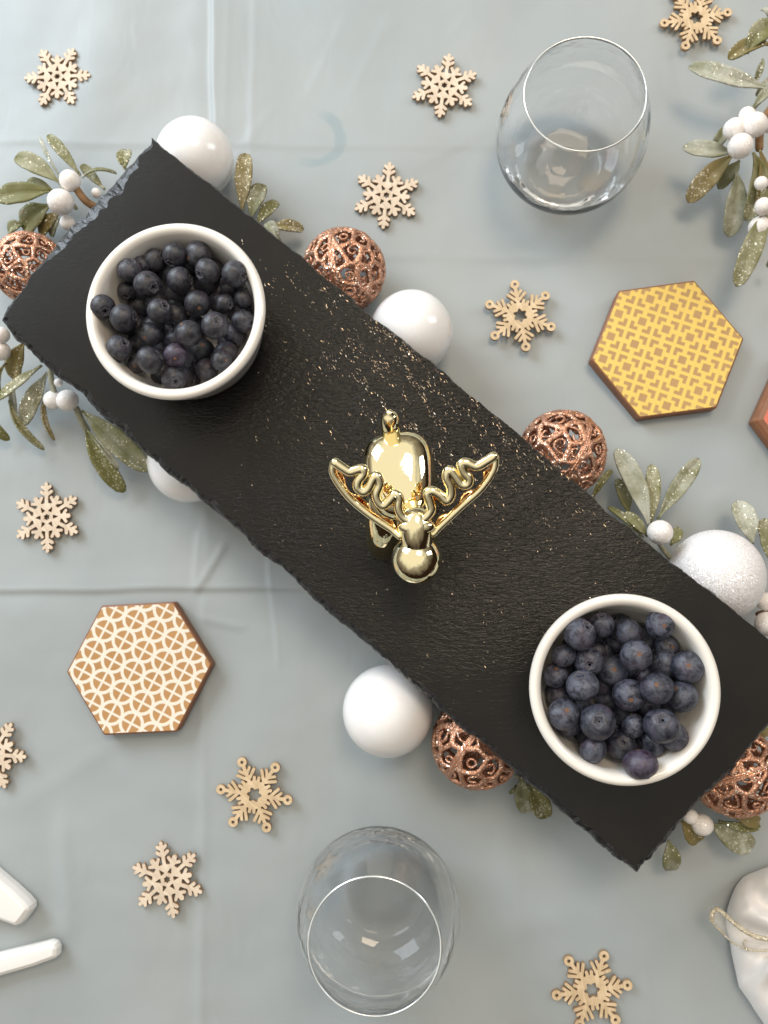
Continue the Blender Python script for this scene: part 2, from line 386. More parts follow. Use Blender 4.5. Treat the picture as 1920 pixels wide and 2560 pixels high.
# ------------------------------------------------------------------ tablecloth
def build_cloth():
    x0, x1, y0, y1, st = -.42, .42, -.50, .56, .0014
    xs = np.arange(x0, x1+st, st); ys = np.arange(y0, y1+st, st)
    X, Y = np.meshgrid(xs, ys)
    Z = np.zeros_like(X)
    def crease(a, b, h, w, skew=0.0, soft=.02, step=0.0):
        a = P(*a); b = P(*b); d = np.array([b.x-a.x, b.y-a.y]); L = np.hypot(*d); d /= L
        s = (X-a.x)*d[0]+(Y-a.y)*d[1]; t = -(X-a.x)*d[1]+(Y-a.y)*d[0]
        t = t+.0005*np.sin(s*40+a.x*50)+.0003*np.sin(s*97)
        win = 1/(1+np.exp(-s/soft*4))/(1+np.exp((s-L)/soft*4))
        prof = np.exp(-(t/w)**2)
        prof = prof+skew*np.tanh(t/w)*np.exp(-(t/(5*w))**2)
        return win*(.85*h*prof+step*np.exp(-(t/(9*w))**2))
    Z += crease((533, -120), (531, 345), .0011, .0016, 1.1, .012, .0007)
    Z += crease((531, 345), (512, 1400), .0004, .003, .4)
    Z += crease((508, 1500), (500, 2700), .0008, .0028, .5, .02, .0004)
    Z += crease((638, -100), (622, 420), .00035, .0022, .5)
    Z += crease((575, -100), (560, 300), .0002, .002, .5)
    Z += crease((-100, 1476), (780, 1470), .0009, .0017, .8, .02, .0003)
    Z += crease((-100, 352), (1500, 372), .00035, .0025, .6, .03)
    Z += crease((900, 640), (2000, 645), .0003, .003, .6, .03)
    Z += crease((1250, 1465), (2000, 1480), .0002, .003, .6, .03)
    Z += crease((672, 1390), (692, 1660), .0006, .0012, .6, .006)
    Z += crease((489, 1480), (560, 1360), .0010, .0022, .3, .006)
    Z += crease((497, 1330), (490, 1470), .0007, .0018, .5, .006)
    Z += crease((500, 1545), (610, 1568), .0006, .0022, .5, .006)
    Z += crease((150, 2050), (160, 2330), .0016, .0055, .9, .02)
    Z += crease((60, 2000), (330, 1840), .0005, .006, .5, .03)
    Z += crease((1265, 2050), (1290, 2420), .0011, .007, .6, .03)
    Z += crease((1170, 2330), (1420, 2300), .0006, .008, .4, .03)
    for k, (a, b) in enumerate([((700, 60), (830, 170)), ((860, 40), (760, 240)), ((980, 20), (880, 230)), ((690, 260), (560, 420)), ((1170, 30), (1120, 90)), ((960, 90), (1000, 40)), ((1040, 420), (1200, 330))]):
        Z += crease(a, b, .00022, .003, .4, .012)
    co = np.stack([X.ravel(), Y.ravel()], 1)
    def fbm(sc, seed, ax=1.0, ay=1.0):
        return np.array([noise.noise(Vector((p[0]*sc*ax+seed, p[1]*sc*ay, seed))) for p in cg]).reshape(gx.shape)
    gs = .0032; gx, gy = np.meshgrid(np.arange(x0, x1+gs, gs), np.arange(y0, y1+gs, gs)); cg = np.stack([gx.ravel(), gy.ravel()], 1)
    G = .0032*fbm(9, 3.1) + .0019*fbm(24, 8.7, 1, .6) + .00035*fbm(62, 2.2, .7, 1)
    # bilinear sample
    fx = (X-x0)/gs; fy = (Y-y0)/gs; ix = np.clip(fx.astype(int), 0, gx.shape[1]-2); iy = np.clip(fy.astype(int), 0, gx.shape[0]-2)
    tx = fx-ix; ty = fy-iy
    Z += G[iy, ix]*(1-tx)*(1-ty)+G[iy, ix+1]*tx*(1-ty)+G[iy+1, ix]*(1-tx)*ty+G[iy+1, ix+1]*tx*ty
    Z -= Z.mean()+.0012
    ny, nx = X.shape
    V = np.stack([X, Y, Z], -1).reshape(-1, 3)
    i = np.arange(ny*nx).reshape(ny, nx)
    Fq = np.stack([i[:-1, :-1], i[:-1, 1:], i[1:, 1:], i[1:, :-1]], -1).reshape(-1, 4)
    m = bpy.data.meshes.new('tablecloth'); m.vertices.add(len(V)); m.vertices.foreach_set('co', V.ravel())
    m.loops.add(Fq.size); m.loops.foreach_set('vertex_index', Fq.ravel().astype(np.int32))
    m.polygons.add(len(Fq)); m.polygons.foreach_set('loop_start', np.arange(0, Fq.size, 4, dtype=np.int32))
    m.update(calc_edges=True); m.polygons.foreach_set('use_smooth', np.ones(len(Fq), bool))
    tag(obj('tablecloth', m, MAT['cloth']), 'grey green satin tablecloth with fold creases and a faint water ring', 'tablecloth', kind='structure')
    global ZC; ZC = (x0, y0, st, Z)
build_cloth()
def ground(p):
    x0, y0, st, Z = ZC; i = int(round((p.x-x0)/st)); j = int(round((p.y-y0)/st))
    return float(Z[min(max(j, 0), Z.shape[0]-1), min(max(i, 0), Z.shape[1]-1)])

# ------------------------------------------------------------------ slate board
ZT = .057
def build_slate():
    zt, zb = ZT, ZT-.006
    up = [(382, 343), (470, 415), (580, 501), (748, 635), (919, 779), (1102, 923), (1330, 1109), (1524, 1280), (1664, 1390), (1865, 1546), (1925, 1600), (2020, 1690)]
    right = [(2020, 1690), (1990, 1738), (1920, 1816), (1824, 1930), (1723, 2035), (1594, 2188)]
    low = [(1594, 2188), (1500, 2110), (1382, 2012), (1285, 1930), (1084, 1762), (960, 1648), (800, 1506), (671, 1395), (520, 1264), (370, 1139), (270, 1050), (200, 984), (135, 934), (78, 882), (30, 838), (3, 798)]
    left = [(3, 798), (12, 772), (41, 733), (104, 650), (150, 592), (217, 524), (289, 445), (345, 385), (382, 343)]
    width = {'up': (.0013, .0011), 'right': (.0015, .0030), 'low': (.0030, .0034), 'left': (.0042, .0075)}
    pts = []
    for nm, e in (('up', up), ('right', right), ('low', low), ('left', left)):
        w = [P(a, b, zt-.002) for a, b in e]
        tot = sum((w[i+1]-w[i]).length for i in range(len(w)-1)); run = 0
        for i in range(len(w)-1):
            L = (w[i+1]-w[i]).length; n = max(1, int(L/.0014))
            for k in range(n):
                t = (run+L*k/n)/tot; p = w[i].lerp(w[i+1], k/n)
                a, b = width[nm]; ww = a+(b-a)*t
                if nm == 'left': ww = .0026+.0058*max(0, math.sin(math.pi*min(1, max(0, (t-.25)/.75))))
                pts.append((p, ww))
            run += L
    n = len(pts); c = sum((p for p, _ in pts), Vector())/n
    rows = [[] for _ in range(6)]
    for i, (p, w) in enumerate(pts):
        t = (pts[(i+3) % n][0]-pts[i-3][0]).normalized(); inn = Vector((t.y, -t.x, 0)); 
        if inn.dot(c-p) < 0: inn = -inn
        f = lambda sc, sd: noise.noise(Vector((p.x*sc, p.y*sc, sd)))
        a = f(90, 1)*.9+f(260, 2)*.7; b = f(120, 5)*.8+f(330, 6)*.7+random.uniform(-.25, .25)
        g = f(45, 9)*.0009+f(160, 12)*.0004+random.uniform(-.00012, .00012)
        w0 = w*(1+.6*a); w0 = max(w0, .0007)
        q0 = p+inn*(w0+g); 
        w1 = w0*min(.85, max(.45, .62+.35*b)); w2 = w0*min(.5, max(.12, .28+.3*f(200, 15)))
        drop1 = .0006+.0011*abs(b)+.0003*random.random(); drop2 = drop1+.0009+.0008*abs(a)
        rows[0].append(Vector((q0.x, q0.y, zt)))
        q = p+inn*(w1+g); rows[1].append(Vector((q.x, q.y, zt-drop1)))
        q = p+inn*(w2+g*1.5); rows[2].append(Vector((q.x, q.y, zt-drop2)))
        q = p+inn*(g*2); rows[3].append(Vector((q.x, q.y, zt-.0042+f(150, 20)*.0006)))
        q = p+inn*(.0008+g); rows[4].append(Vector((q.x, q.y, zb)))
        q = p+inn*(.006+g); rows[5].append(Vector((q.x, q.y, zb-.0004)))
    V = [v for r in rows for v in r]; Fs = []
    for r in range(5):
        for i in range(n):
            j = (i+1) % n; a, b2, c2, d = r*n+i, r*n+j, (r+1)*n+j, (r+1)*n+i
            if (i+r) % 2: Fs += [(a, d, c2), (a, c2, b2)]
            else: Fs += [(a, d, b2), (b2, d, c2)]
    root = empty('slate_board', c)
    tag(root, 'long black slate serving board with chipped edges lying diagonally across the table', 'serving board')
    mv = lambda vs: [v-c for v in vs]
    em = mesh('chipped_edge', mv(V), Fs, False)
    obj('chipped_edge', em, MAT['chip'], root)
    top = mesh('top_face', mv(rows[0]), [tuple(range(n))[::-1]], False)
    me = obj('top_face', top, MAT['slate'], root)
    for o in (top, em):
        if o.polygons[0].normal.z < 0 and o is top: o.flip_normals()
    bot = mesh('underside', mv(rows[5]), [tuple(range(n))], False); obj('underside', bot, MAT['chip'], root)
    if bot.polygons[0].normal.z > 0: bot.flip_normals()
    # object space of the material = board-local; shift the mask centre accordingly
    for nd in MAT['slate'].node_tree.nodes:
        if nd.type == 'VECT_MATH' and nd.operation == 'DISTANCE': nd.inputs[1].default_value = P(1130, 1120, zt)-c
    return root
build_slate()
# copper flecks on the slate: loose glitter, and lamp glints modelled as flecks
def flecks():
    V = []; Fs = []
    ln = (P(1470, 1200, ZT)-P(860, 700, ZT)); ln.z = 0
    for k in range(1300):
        for _ in range(200):
            px, py = random.uniform(600, 1600), random.uniform(600, 1750)
            if not (py > 343+.79*(px-382)+18 and py < 785+.883*(px-5)-40): continue
            d = (py-(343+.79*(px-382)))/1.27                                 # distance from the upper edge
            al = ((px-1100)*.79+(py-960)*.61)
            ca, sa = math.cos(math.radians(58)), math.sin(math.radians(58)); cl = max(0, .25+1.5*noise.noise(Vector(((px*ca+py*sa)*.012, (-px*sa+py*ca)*.05, 4))))
            if random.random() < cl*(math.exp(-(d/170)**2-(al/330)**2)+.25*math.exp(-(d/300)**2-(al/420)**2)+.012): break
        p = P(px, py, ZT+.0003); w = random.uniform(.00006, .00013); l = w*random.choice([1, 2, 4, 6, 8]); a = math.radians(-58)+random.gauss(0, .25); t1 = random.gauss(0, .22); t2 = random.gauss(0, .22)
        b = len(V)
        for s_ in range(6):
            an = s_*math.pi/3; u, v = l*math.cos(an), w*math.sin(an); dx, dy = u*math.cos(a)-v*math.sin(a), u*math.sin(a)+v*math.cos(a)
            V.append((p.x+dx, p.y+dy, p.z+dx*t1+dy*t2))
        Fs.append(tuple(range(b, b+6)))
    o = obj('glitter_glint_flecks', mesh('glitter_glint_flecks', V, Fs, False), simple('glint_fleck', (.66, .52, .38), .34, .3, 900, .5, Metallic=1.0))
    tag(o, 'copper glitter specks and modelled lamp glints over the middle of the slate board', 'glitter', kind='stuff')
flecks()

# ------------------------------------------------------------------ ramekins
RIM = [(.0, 0), (.030, 0), (.0325, .0008), (.0342, .003), (.0358, .009), (.0380, .018), (.0398, .026), (.0408, .0300), (.0410, .0315), (.0404, .0329), (.0392, .0336), (.0378, .0334), (.0366, .0326), (.0358, .0308), (.0352, .026), (.0338, .018), (.0318, .010), (.0285, .0055), (.024, .0042), (0, .0038)]
ram = mesh('ramekin', *lathe(RIM, 96))
BOWLS = []
for (px, py, rr, lab) in ((436, 774, 222, 'round white ramekin of blueberries at the upper left end of the slate'), (1563, 1723, 243, 'round white ramekin of blueberries at the lower right end of the slate')):
    hz = ZT+.0332; p = P(px, py, hz); s = rr*mpp(px, py, hz)/.0410*(1.028 if px < 900 else .978)
    o = obj('ramekin', ram, MAT['ceramic'], None, (p.x, p.y, ZT+.0002), None, (s, s, 1))
    tag(o, lab, 'bowl', 'white ramekins on the slate'); BOWLS.append((o, p, s))

# ------------------------------------------------------------------ blueberries
def berry_body(k):
    def fn(v):
        d = v.normalized(); r = 1+.03*noise.noise(d*1.3+Vector((k*5, 0, 0)))
        r -= .20*math.exp(-((1-d.z)/.045)**1.5) if d.z > 0 else 0
        r -= .05*math.exp(-((1+d.z)/.02)) if d.z < 0 else 0
        return Vector((d.x*r, d.y*r*(1-.03*k), d.z*r*(.90+.03*k)))
    return mesh('blueberry', *sphere(36, 30, 1, 1, fn))
def crown(k):
    V = []; Fs = []; n = 40; nr = 5
    for i in range(n):
        a = 2*math.pi*i/n; lobe = (.5+.5*math.cos(5*a+.5*math.sin(a*2+k)))**1.2*(.8+.25*math.sin(a*3+k*2))
        prof = [(.10, .79), (.19+.09*lobe, .815), (.22+.13*lobe, .90+.03*lobe), (.26+.15*lobe, .955-.01*lobe), (.33+.13*lobe, .915-.035*lobe)]
        for r, z in prof: V.append((r*math.cos(a), r*math.sin(a), z*(.90+.03*k)+.012))
    for i in range(n):
        j = (i+1) % n
        for s in range(nr-1): Fs.append((i*nr+s, j*nr+s, j*nr+s+1, i*nr+s+1))
    Fs.append(tuple(i*nr for i in range(n)))
    m = mesh('crown', V, Fs); m.materials.append(MAT['calyx']); m.materials.append(MAT['calyxin'])
    for p in m.polygons: p.material_index = 1 if len(p.vertices) > 4 or p.center.z < .84*(.90+.03*k) else 0
    return m
def scarm(k):
    V, Fs = lathe([(0, .018), (.06, .018), (.09, .028), (.125, .030), (.155, .0)], 16)
    return mesh('stem_scar', [(x, y, -(z+.945)*(.90+.03*k)) for x, y, z in V], Fs)
BB = [(berry_body(k), crown(k), scarm(k)) for k in range(3)]
for _, c_, s_ in BB: s_.materials.append(MAT['scar'])
BODYM = {}
for t in 'LRP':
    for k in range(3):
        m = BB[k][0].copy(); m.name = 'blueberry'; m.materials.append(MAT['berry'+t]); BODYM[t, k] = m
# (cx, cy, r, level, feature, fx, fy, tint) in zoomed pixels
LB = [(480,375,80,1,'c',450,375,'grey'),(445,515,105,.5,'c',455,430,'dark'),(325,570,85,2,'','','','dark'),(640,395,95,1,'','','','dark'),(830,300,95,2,'c',830,235,'dark'),(820,390,105,.5,'c',770,475,'dark'),(1035,325,115,.8,'s',945,355,'purplish'),(1100,515,108,0,'c',1020,545,'dark'),(1230,430,75,2,'','','','dark'),(1340,535,115,0,'','','','dark'),
 (585,625,118,0,'c',655,665,'grey'),(410,685,78,1.4,'c',400,745,'dark'),(860,600,110,.5,'','','','purplish'),(197,820,108,.1,'c',228,878,'dark'),(378,915,120,0,'','','','dark'),(310,735,62,2.1,'','','','dark'),(690,860,112,0,'c',745,795,'grey'),(550,820,78,2,'','','','dark'),(825,820,98,2,'','','','dark'),(1010,790,112,.9,'s',1030,842,'purplish'),
 (1190,690,78,2,'','','','purplish'),(1240,790,76,.8,'c',1300,815,'purplish'),(1390,750,78,1,'','','','purplish'),(1165,980,121,0,'c',1195,930,'grey'),(1390,940,100,1.1,'','','','dark'),(612,1050,100,.8,'s',560,1080,'dark'),(800,1020,100,2,'','','','purplish'),(935,1052,120,0,'s',880,975,'dark'),(352,1165,108,.5,'c',415,1105,'dark'),(300,1030,64,2,'','','','dark'),
 (500,1100,75,2,'','','','dark'),(603,1280,116,0,'','','','purplish'),(490,1310,82,1.6,'s',458,1335,'purplish'),(825,1225,96,.4,'s',820,1260,'red'),(1045,1190,110,2,'s',1050,1135,'dark'),(1270,1130,92,1.6,'c',1255,1160,'dark'),(1210,1268,90,.8,'s',1262,1268,'grey'),(812,1420,106,1,'c',835,1462,'grey'),(965,1430,76,2.1,'','','','dark'),(1090,1350,96,2,'','','','dark'),(700,1180,85,2.5,'','','','dark'),(700,620,80,2.4,'','','','dark'),(960,680,90,2.4,'','','','dark'),(260,1000,70,2.5,'','','','dark')]
RB = [(475,400,130,.1,'c',550,335,'grey'),(648,325,105,1,'c',650,240,'grey'),(790,290,68,2.2,'','','','brownish'),(865,390,112,.8,'','','','dark'),(960,265,72,2.2,'','','','purplish'),(1115,325,117,.3,'s',1150,335,'slate-blue'),(1222,462,98,1.2,'s',1270,462,'dark'),(350,570,100,1,'s',392,655,'purplish'),(550,617,113,.5,'c',555,650,'slate-blue'),(660,530,92,2,'','','','dark'),
 (735,690,122,1,'s',755,680,'dark'),(925,570,122,0,'s',955,560,'dark'),(1155,640,116,.9,'','','','purplish'),(1368,652,126,.5,'s',1380,640,'dark'),(285,730,100,1.3,'s',292,665,'dark'),(270,870,92,2.2,'','','','dark'),(497,810,128,.3,'c',470,700,'bright-blue'),(690,930,98,2,'','','','dark'),(870,885,131,.3,'s',885,925,'bright-blue'),(1092,830,130,0,'s',1090,798,'slate-blue'),
 (1290,900,128,.5,'s',1228,812,'slate-blue'),(1450,920,84,1.5,'','','','dark'),(950,720,82,2.2,'','','','dark'),(347,1040,128,.3,'s',380,1000,'bright-blue'),(620,1102,141,0,'c',630,1095,'bright-blue'),(905,1130,98,1.1,'','','','dark'),(1130,1130,144,0,'c',1140,1068,'bright-blue'),(1330,1095,74,1.7,'','','','dark'),(582,1315,113,.7,'','','','slate-blue'),(802,1290,110,1.1,'c',842,1250,'dark'),
 (1075,1310,116,1.4,'','','','dark'),(1283,1267,118,.5,'c',1382,1235,'slate-blue'),(960,1437,134,-.2,'','','','red'),(430,1215,66,2.5,'','','','dark'),(760,1130,90,2.5,'','','','dark'),(1010,1010,80,2.5,'','','','dark'),(600,460,80,2.5,'','','','dark'),(1180,980,80,2.4,'','','','dark'),(1040,470,80,2.5,'','','','dark'),(420,960,70,2.5,'','','','dark')]
HR = ['twelve','one','two','three','four','five','six','seven','eight','nine','ten','eleven']
used = set()
def place_berries(lst, ox, oy, sc, bowl, where, tk):
    bc, bs = bowl[1], bowl[2]
    items = []
    for (cx, cy, r, lv, ft, fx, fy, tint) in lst:
        px, py = ox+cx/sc, oy+cy/sc; z = ZT
        if tk == 'L' and lv > .05 and lv != .1: px = 436+(px-436)*1.03; py = 772+(py-772)*1.03; r *= 1.04
        z = ZT+.0315-lv*.0082
        rr = r/sc*mpp(px, py, z)*.985; z = max(z, ZT+.0042+rr)
        items.append([px, py, z, rr, lv, ft, fx, fy, tint, cx, cy, r])
    order = sorted(range(len(items)), key=lambda i: items[i][4])
    for it in range(3):                                   # let the lower ones sink until they hardly touch
        for a_ in range(len(order)):
            for b_ in range(a_+1, len(order)):
                A, B = items[order[a_]], items[order[b_]]
                pa, pb = P(A[0], A[1], A[2]), P(B[0], B[1], B[2]); need = (A[3]+B[3])*.93; dd = (pa-pb)
                h2 = dd.x**2+dd.y**2
                if h2 < need*need and dd.length < need:
                    dz = math.sqrt(need*need-h2); nzb = max(A[2]-dz, ZT+.0042+B[3]*.9)
                    B[2] = min(B[2], nzb)
    for A in items:
        px, py, z, rr, lv, ft, fx, fy, tint, cx, cy, r = A
        p = P(px, py, z); rr = (r/sc)*mpp(px, py, z)*1.025
        # keep clear of the bowl wall
        dv = Vector((p.x-bc.x, p.y-bc.y)); hz = z-ZT
        inner = (.0285+(.0355-.0285)*min(1, max(0, (hz-.0055)/.022)))*bs+.0012
        if lv > .35 and dv.length+rr*.93 > inner: 
            k = max(0, inner-rr*.93)/dv.length; p.x = bc.x+dv.x*k; p.y = bc.y+dv.y*k
        view = (Vector((0, 0, D))-p).normalized()
        if ft:
            a = (fx-cx)/r; b = -(fy-cy)/r; l = math.hypot(a, b); 
            if l > .93: a *= .93/l; b *= .93/l
            c = math.sqrt(max(.05, 1-a*a-b*b)); dr = (Xw_ * a + Yw_ * b + view*c).normalized()
            if ft == 's': dr = -dr
        else:
            an = random.uniform(0, 6.28); dr = Vector((math.cos(an), math.sin(an), random.uniform(.05, .4))).normalized()
        t = tk
        if tint in ('red',): t = 'P'
        k = random.randrange(3)
        o = obj('blueberry', BODYM[t, k], None, None, p); o.scale = (rr*random.uniform(.95, 1.02), rr*random.uniform(.97, 1.04), rr*random.uniform(.93, 1.04))
        o.rotation_mode = 'QUATERNION'; o.rotation_quaternion = dr.to_track_quat('Z', 'Y') @ Matrix.Rotation(random.uniform(0, 6.28), 4, 'Z').to_quaternion()
        if lv < 2.1:
            obj('crown', BB[k][1], None, o); 
            obj('stem_scar', BB[k][2], None, o)
        ang = math.degrees(math.atan2(px-pix(bc)[0], -(py-pix(bc)[1]))) % 360; hr = HR[int((ang+15)//30) % 12]
        dist = math.hypot(px-pix(bc)[0], py-pix(bc)[1])/(bs*.0358/mpp(*pix(bc), bc.z))
        ring = 'central' if dist < .27 else ('midway' if dist < .66 else 'outermost')
        feat = {'c': 'showing its crown', 's': 'showing its scar', '': 'with plain skin'}[ft]
        col = {'red': 'reddish purple'}.get(tint, tint)
        lab = f'{col} blueberry {feat}, {ring} at {hr} o\'clock, {where}'
        if lab in used: lab = f'{col} blueberry half hidden {ring} at {hr} o\'clock, {where}'
        if lab in used: lab = f'small {col} blueberry deep down {ring} at {hr} o\'clock, {where}'
        if lab in used: lab = f'lowest {col} berry {ring} at {hr} o\'clock, {where}'
        used.add(lab)
        tag(o, lab, 'blueberry', 'blueberries in the '+where)
Xw_ = R @ Vector((1, 0, 0)); Yw_ = R @ Vector((0, 1, 0))
def filler(lst, cx0, cy0, sc, rmax, seed):
    r_ = random.Random(seed); out = []
    for ring, n in ((0, 1), (.36, 6), (.74, 12), (1.0, 16)):
        for k in range(n):
            a = 2*math.pi*(k+.3*r_.random())/n+ring; R_ = rmax*ring
            out.append((cx0+R_*math.cos(a)+r_.uniform(-8, 8), cy0+R_*math.sin(a)+r_.uniform(-8, 8), r_.uniform(100, 120), 1.9 if ring < 1 else 1.5, '', '', '', 'dark'))
    # drop those that would be wholly behind listed ones
    keep = [o for o in out if not any(math.hypot(o[0]-l[0], o[1]-l[1]) < l[2]*.38 for l in lst)]
    return lst+keep
LB = filler(LB, 820, 900, 3.456, 530, 3); RB = filler(RB, 850, 850, 3.19, 540, 5)
place_berries(LB, 200, 530, 3.456, BOWLS[0], 'upper left bowl', 'L')
place_berries(RB, 1300, 1460, 3.19, BOWLS[1], 'lower right bowl', 'R')

# ------------------------------------------------------------------ gold reindeer
def reindeer():
    c = P(1020, 1260, ZT); root = empty('reindeer_ornament', (c.x, c.y, ZT))
    tag(root, 'shiny gold chrome reindeer ornament standing in the middle of the slate', 'reindeer ornament')
    L = lambda p: Vector(p)-Vector((c.x, c.y, ZT))
    g = MAT['gold']
    def sup(cx, ax, ex, rot=0, n=64, m=40):
        def fn(v):
            d = v.normalized(); s = (abs(d.x)**ex+abs(d.y)**ex+abs(d.z)**ex)**(-1/ex)
            q = Vector((d.x*s*ax[0], d.y*s*ax[1], d.z*s*ax[2])); q.rotate(Matrix.Rotation(rot, 3, 'Z')); return q+cx
        return sphere(n, m, 1, 1, fn)
    a, b = P(986, 1084, .088), P(1012, 1300, .088); mid = (a+b)/2; ang = math.atan2(b.y-a.y, b.x-a.x)+math.pi/2
    def torso(v):
        return v
    tv, tf = sup(Vector((0, 0, 0)), (.0158, (a-b).length/2*1.03, .0150), 2.8, 0)
    tv = [Vector((v.x*(1-.10*(-v.y/.02)), v.y, v.z+.0015*(-v.y/.02))) for v in tv]
    rotm = Matrix.Rotation(ang, 3, 'Z'); tv = [L(mid+rotm @ v) for v in tv]
    obj('torso', mesh('torso', tv, tf), g, root)
    tp = smooth_path([L(P(*q)) for q in ((980, 1098, .094), (976, 1072, .100), (975, 1048, .105), (974, 1034, .108))], 5)
    obj('tail', mesh('tail', *tube(tp, [.0042*(1.0-.0*i) if i < 6 else .0044*math.sqrt(max(.12, 1-((i-6)/10)**2)) for i in range(len(tp))], 24)), g, root)
    nk = smooth_path([L(P(*q)) for q in ((1030, 1275, .086), (1036, 1300, .098), (1040, 1322, .109))], 5)
    obj('neck', mesh('neck', *tube(nk, [.0105-.0028*i/(len(nk)-1) for i in range(len(nk))], 32)), g, root)
    hd = smooth_path([L(P(*q)) for q in ((1040, 1306, .112), (1041, 1335, .1105), (1042, 1362, .1075), (1042, 1385, .1055))], 5)
    obj('head', mesh('head', *tube(hd, [.0072, .0074, .0074, .0073, .0072, .0071, .0070, .0069, .0068, .0068, .0068, .0068, .0068, .0068, .0069, .0070][:len(hd)], 40)), g, root)
    zc = .104; nr = 65*mpp(1042, 1402, zc)*.97; npos = P(1042, 1398, zc)
    obj('nose', mesh('nose', *sphere(64, 40, nr, .97)), g, root, L(npos))
    for (p0, p1, r) in (((968, 1255, .086), (960, 1352, .0655), .0100), ((1040, 1260, .086), (1052, 1362, .0655), .0095), ((960, 1180, .085), (985, 1235, .064), .0090), ((1040, 1180, .085), (1066, 1240, .064), .0090)):
        A, B = P(*p0), P(*p1); pth = [L(A), L((A+B)/2+Vector((0, -.0015, .001))), L(B), L(Vector((B.x, B.y-.0005, ZT+.0003+r*.2)))]
        pp = smooth_path(pth, 5); obj('leg', mesh('leg', *tube(pp, [r*(1-.18*i/len(pp)) for i in range(len(pp))], 32)), g, root)
    fh, ff = sup(Vector((0, 0, 0)), (.0080, .0040, .0045), 2.1); fp = L(P(1041, 1317, .1140))
    obj('forehead', mesh('forehead', [v+fp for v in fh], ff), g, root)
    Z = lambda x, y: (780+x/3.19, 980+y/3.19)
    outL = [(172,565),(165,640),(215,735),(305,850),(420,950),(540,1035),(640,1100),(700,1150)]
    inL = [(185,562),(240,600),(300,635),(350,622),(400,612),(412,650),(372,705),(365,760),(410,795),(455,760),(490,690),(520,672),(540,735),(512,820),(540,890),(580,900),(625,855),(665,815),(695,850),(690,920),(715,985),(760,1020),(832,1035)]
    outR = [(1460,525),(1452,610),(1405,700),(1320,800),(1200,905),(1100,1000),(1010,1085),(970,1130)]
    inR = [(1445,515),(1385,555),(1310,592),(1235,565),(1192,575),(1210,640),(1250,690),(1240,735),(1190,735),(1135,665),(1095,622),(1075,680),(1105,760),(1105,830),(1070,865),(1020,820),(960,788),(922,810),(940,880),(950,940),(905,1000),(832,1035)]
    for nm, o_, i_ in (('L', outL, inL), ('R', outR, inR)):
        ar = empty('antler'); ar.parent = root
        zf = lambda x, y: .1135+.013*min(1, max(0, (1100-y)/560))
        op = smooth_path([L(P(*Z(x, y), zf(x, y)-.0016)) for x, y in o_], 6); ip = smooth_path([L(P(*Z(x, y), zf(x, y)+.0008)) for x, y in i_], 6)
        # the inner flanges of the hollow antler, open in the middle
        k = 60
        def at(path, t):
            f = t*(len(path)-1); i = min(int(f), len(path)-2); return path[i].lerp(path[i+1], f-i)
        for lo, hi in ((0, .26), (1, .74)):
            V = []; Fs = []
            for i in range(k+1):
                A, B = at(op, i/k), at(ip, i/k)
                for s_ in range(5):
                    q_ = s_/4; t_ = lo+(hi-lo)*q_; V.append(A.lerp(B, t_)-Vector((0, 0, .0050*q_**.7)))
            for i in range(k):
                for s_ in range(4): Fs.append((i*5+s_, i*5+s_+1, (i+1)*5+s_+1, (i+1)*5+s_))
            w = obj('antler_flange', mesh('antler_flange', V, Fs), MAT['goldweb'], ar); sm = w.modifiers.new('thickness', 'SOLIDIFY'); sm.thickness = .0006
        obj('antler_rim', mesh('antler_rim', *merge(tube(op, [.0017]*len(op), 20), tube(ip, [.0021]*len(ip), 20))), g, ar)
reindeer()

# ------------------------------------------------------------------ baubles
def bauble_at(px, py, rp):
    z = .024
    for _ in range(6):
        th = math.atan(math.hypot(px-CX, py-CY)/F); r = rp*mpp(px, py, z)*math.cos(th)**.9*.985; z = r
    p = P(px, py, z); return Vector((p.x, p.y, max(z, r+ground(p)*.5))), r
sph = mesh('white_bauble', *sphere(96, 64, 1))
sph.materials.append(MAT['pearl'])
sph2 = sph.copy(); sph2.materials.clear(); sph2.materials.append(MAT['snow'])
for (px, py, rp, lab, gl) in ((487, 396, 108, 'smooth white pearly bauble behind the top corner of the slate', 0), (1028, 830, 107, 'smooth white pearly bauble beside the copper one on the upper slate edge', 0), (472, 1156, 105, 'smooth white pearly bauble mostly hidden under the left lower slate edge', 0), (970, 1777, 118, 'smooth white pearly bauble beside a copper one under the lower slate edge', 0), (1790, 1440, 126, 'large glittery white bauble at the right upper slate edge', 1)):
    p, r = bauble_at(px, py, rp)
    o = obj('white_bauble', sph2 if gl else sph, None, None, p, (random.random(), random.random(), 0), (r, r, r))
    tag(o, lab, 'bauble', None if gl else 'smooth white baubles')
def ico_grid(sub):
    import bmesh
    bm = bmesh.new(); bmesh.ops.create_icosphere(bm, subdivisions=sub, radius=1)
    V = np.array([v.co[:] for v in bm.verts]); Fs = np.array([[v.index for v in f.verts] for f in bm.faces]); bm.free(); return V, Fs
GV, GF = ico_grid(7)
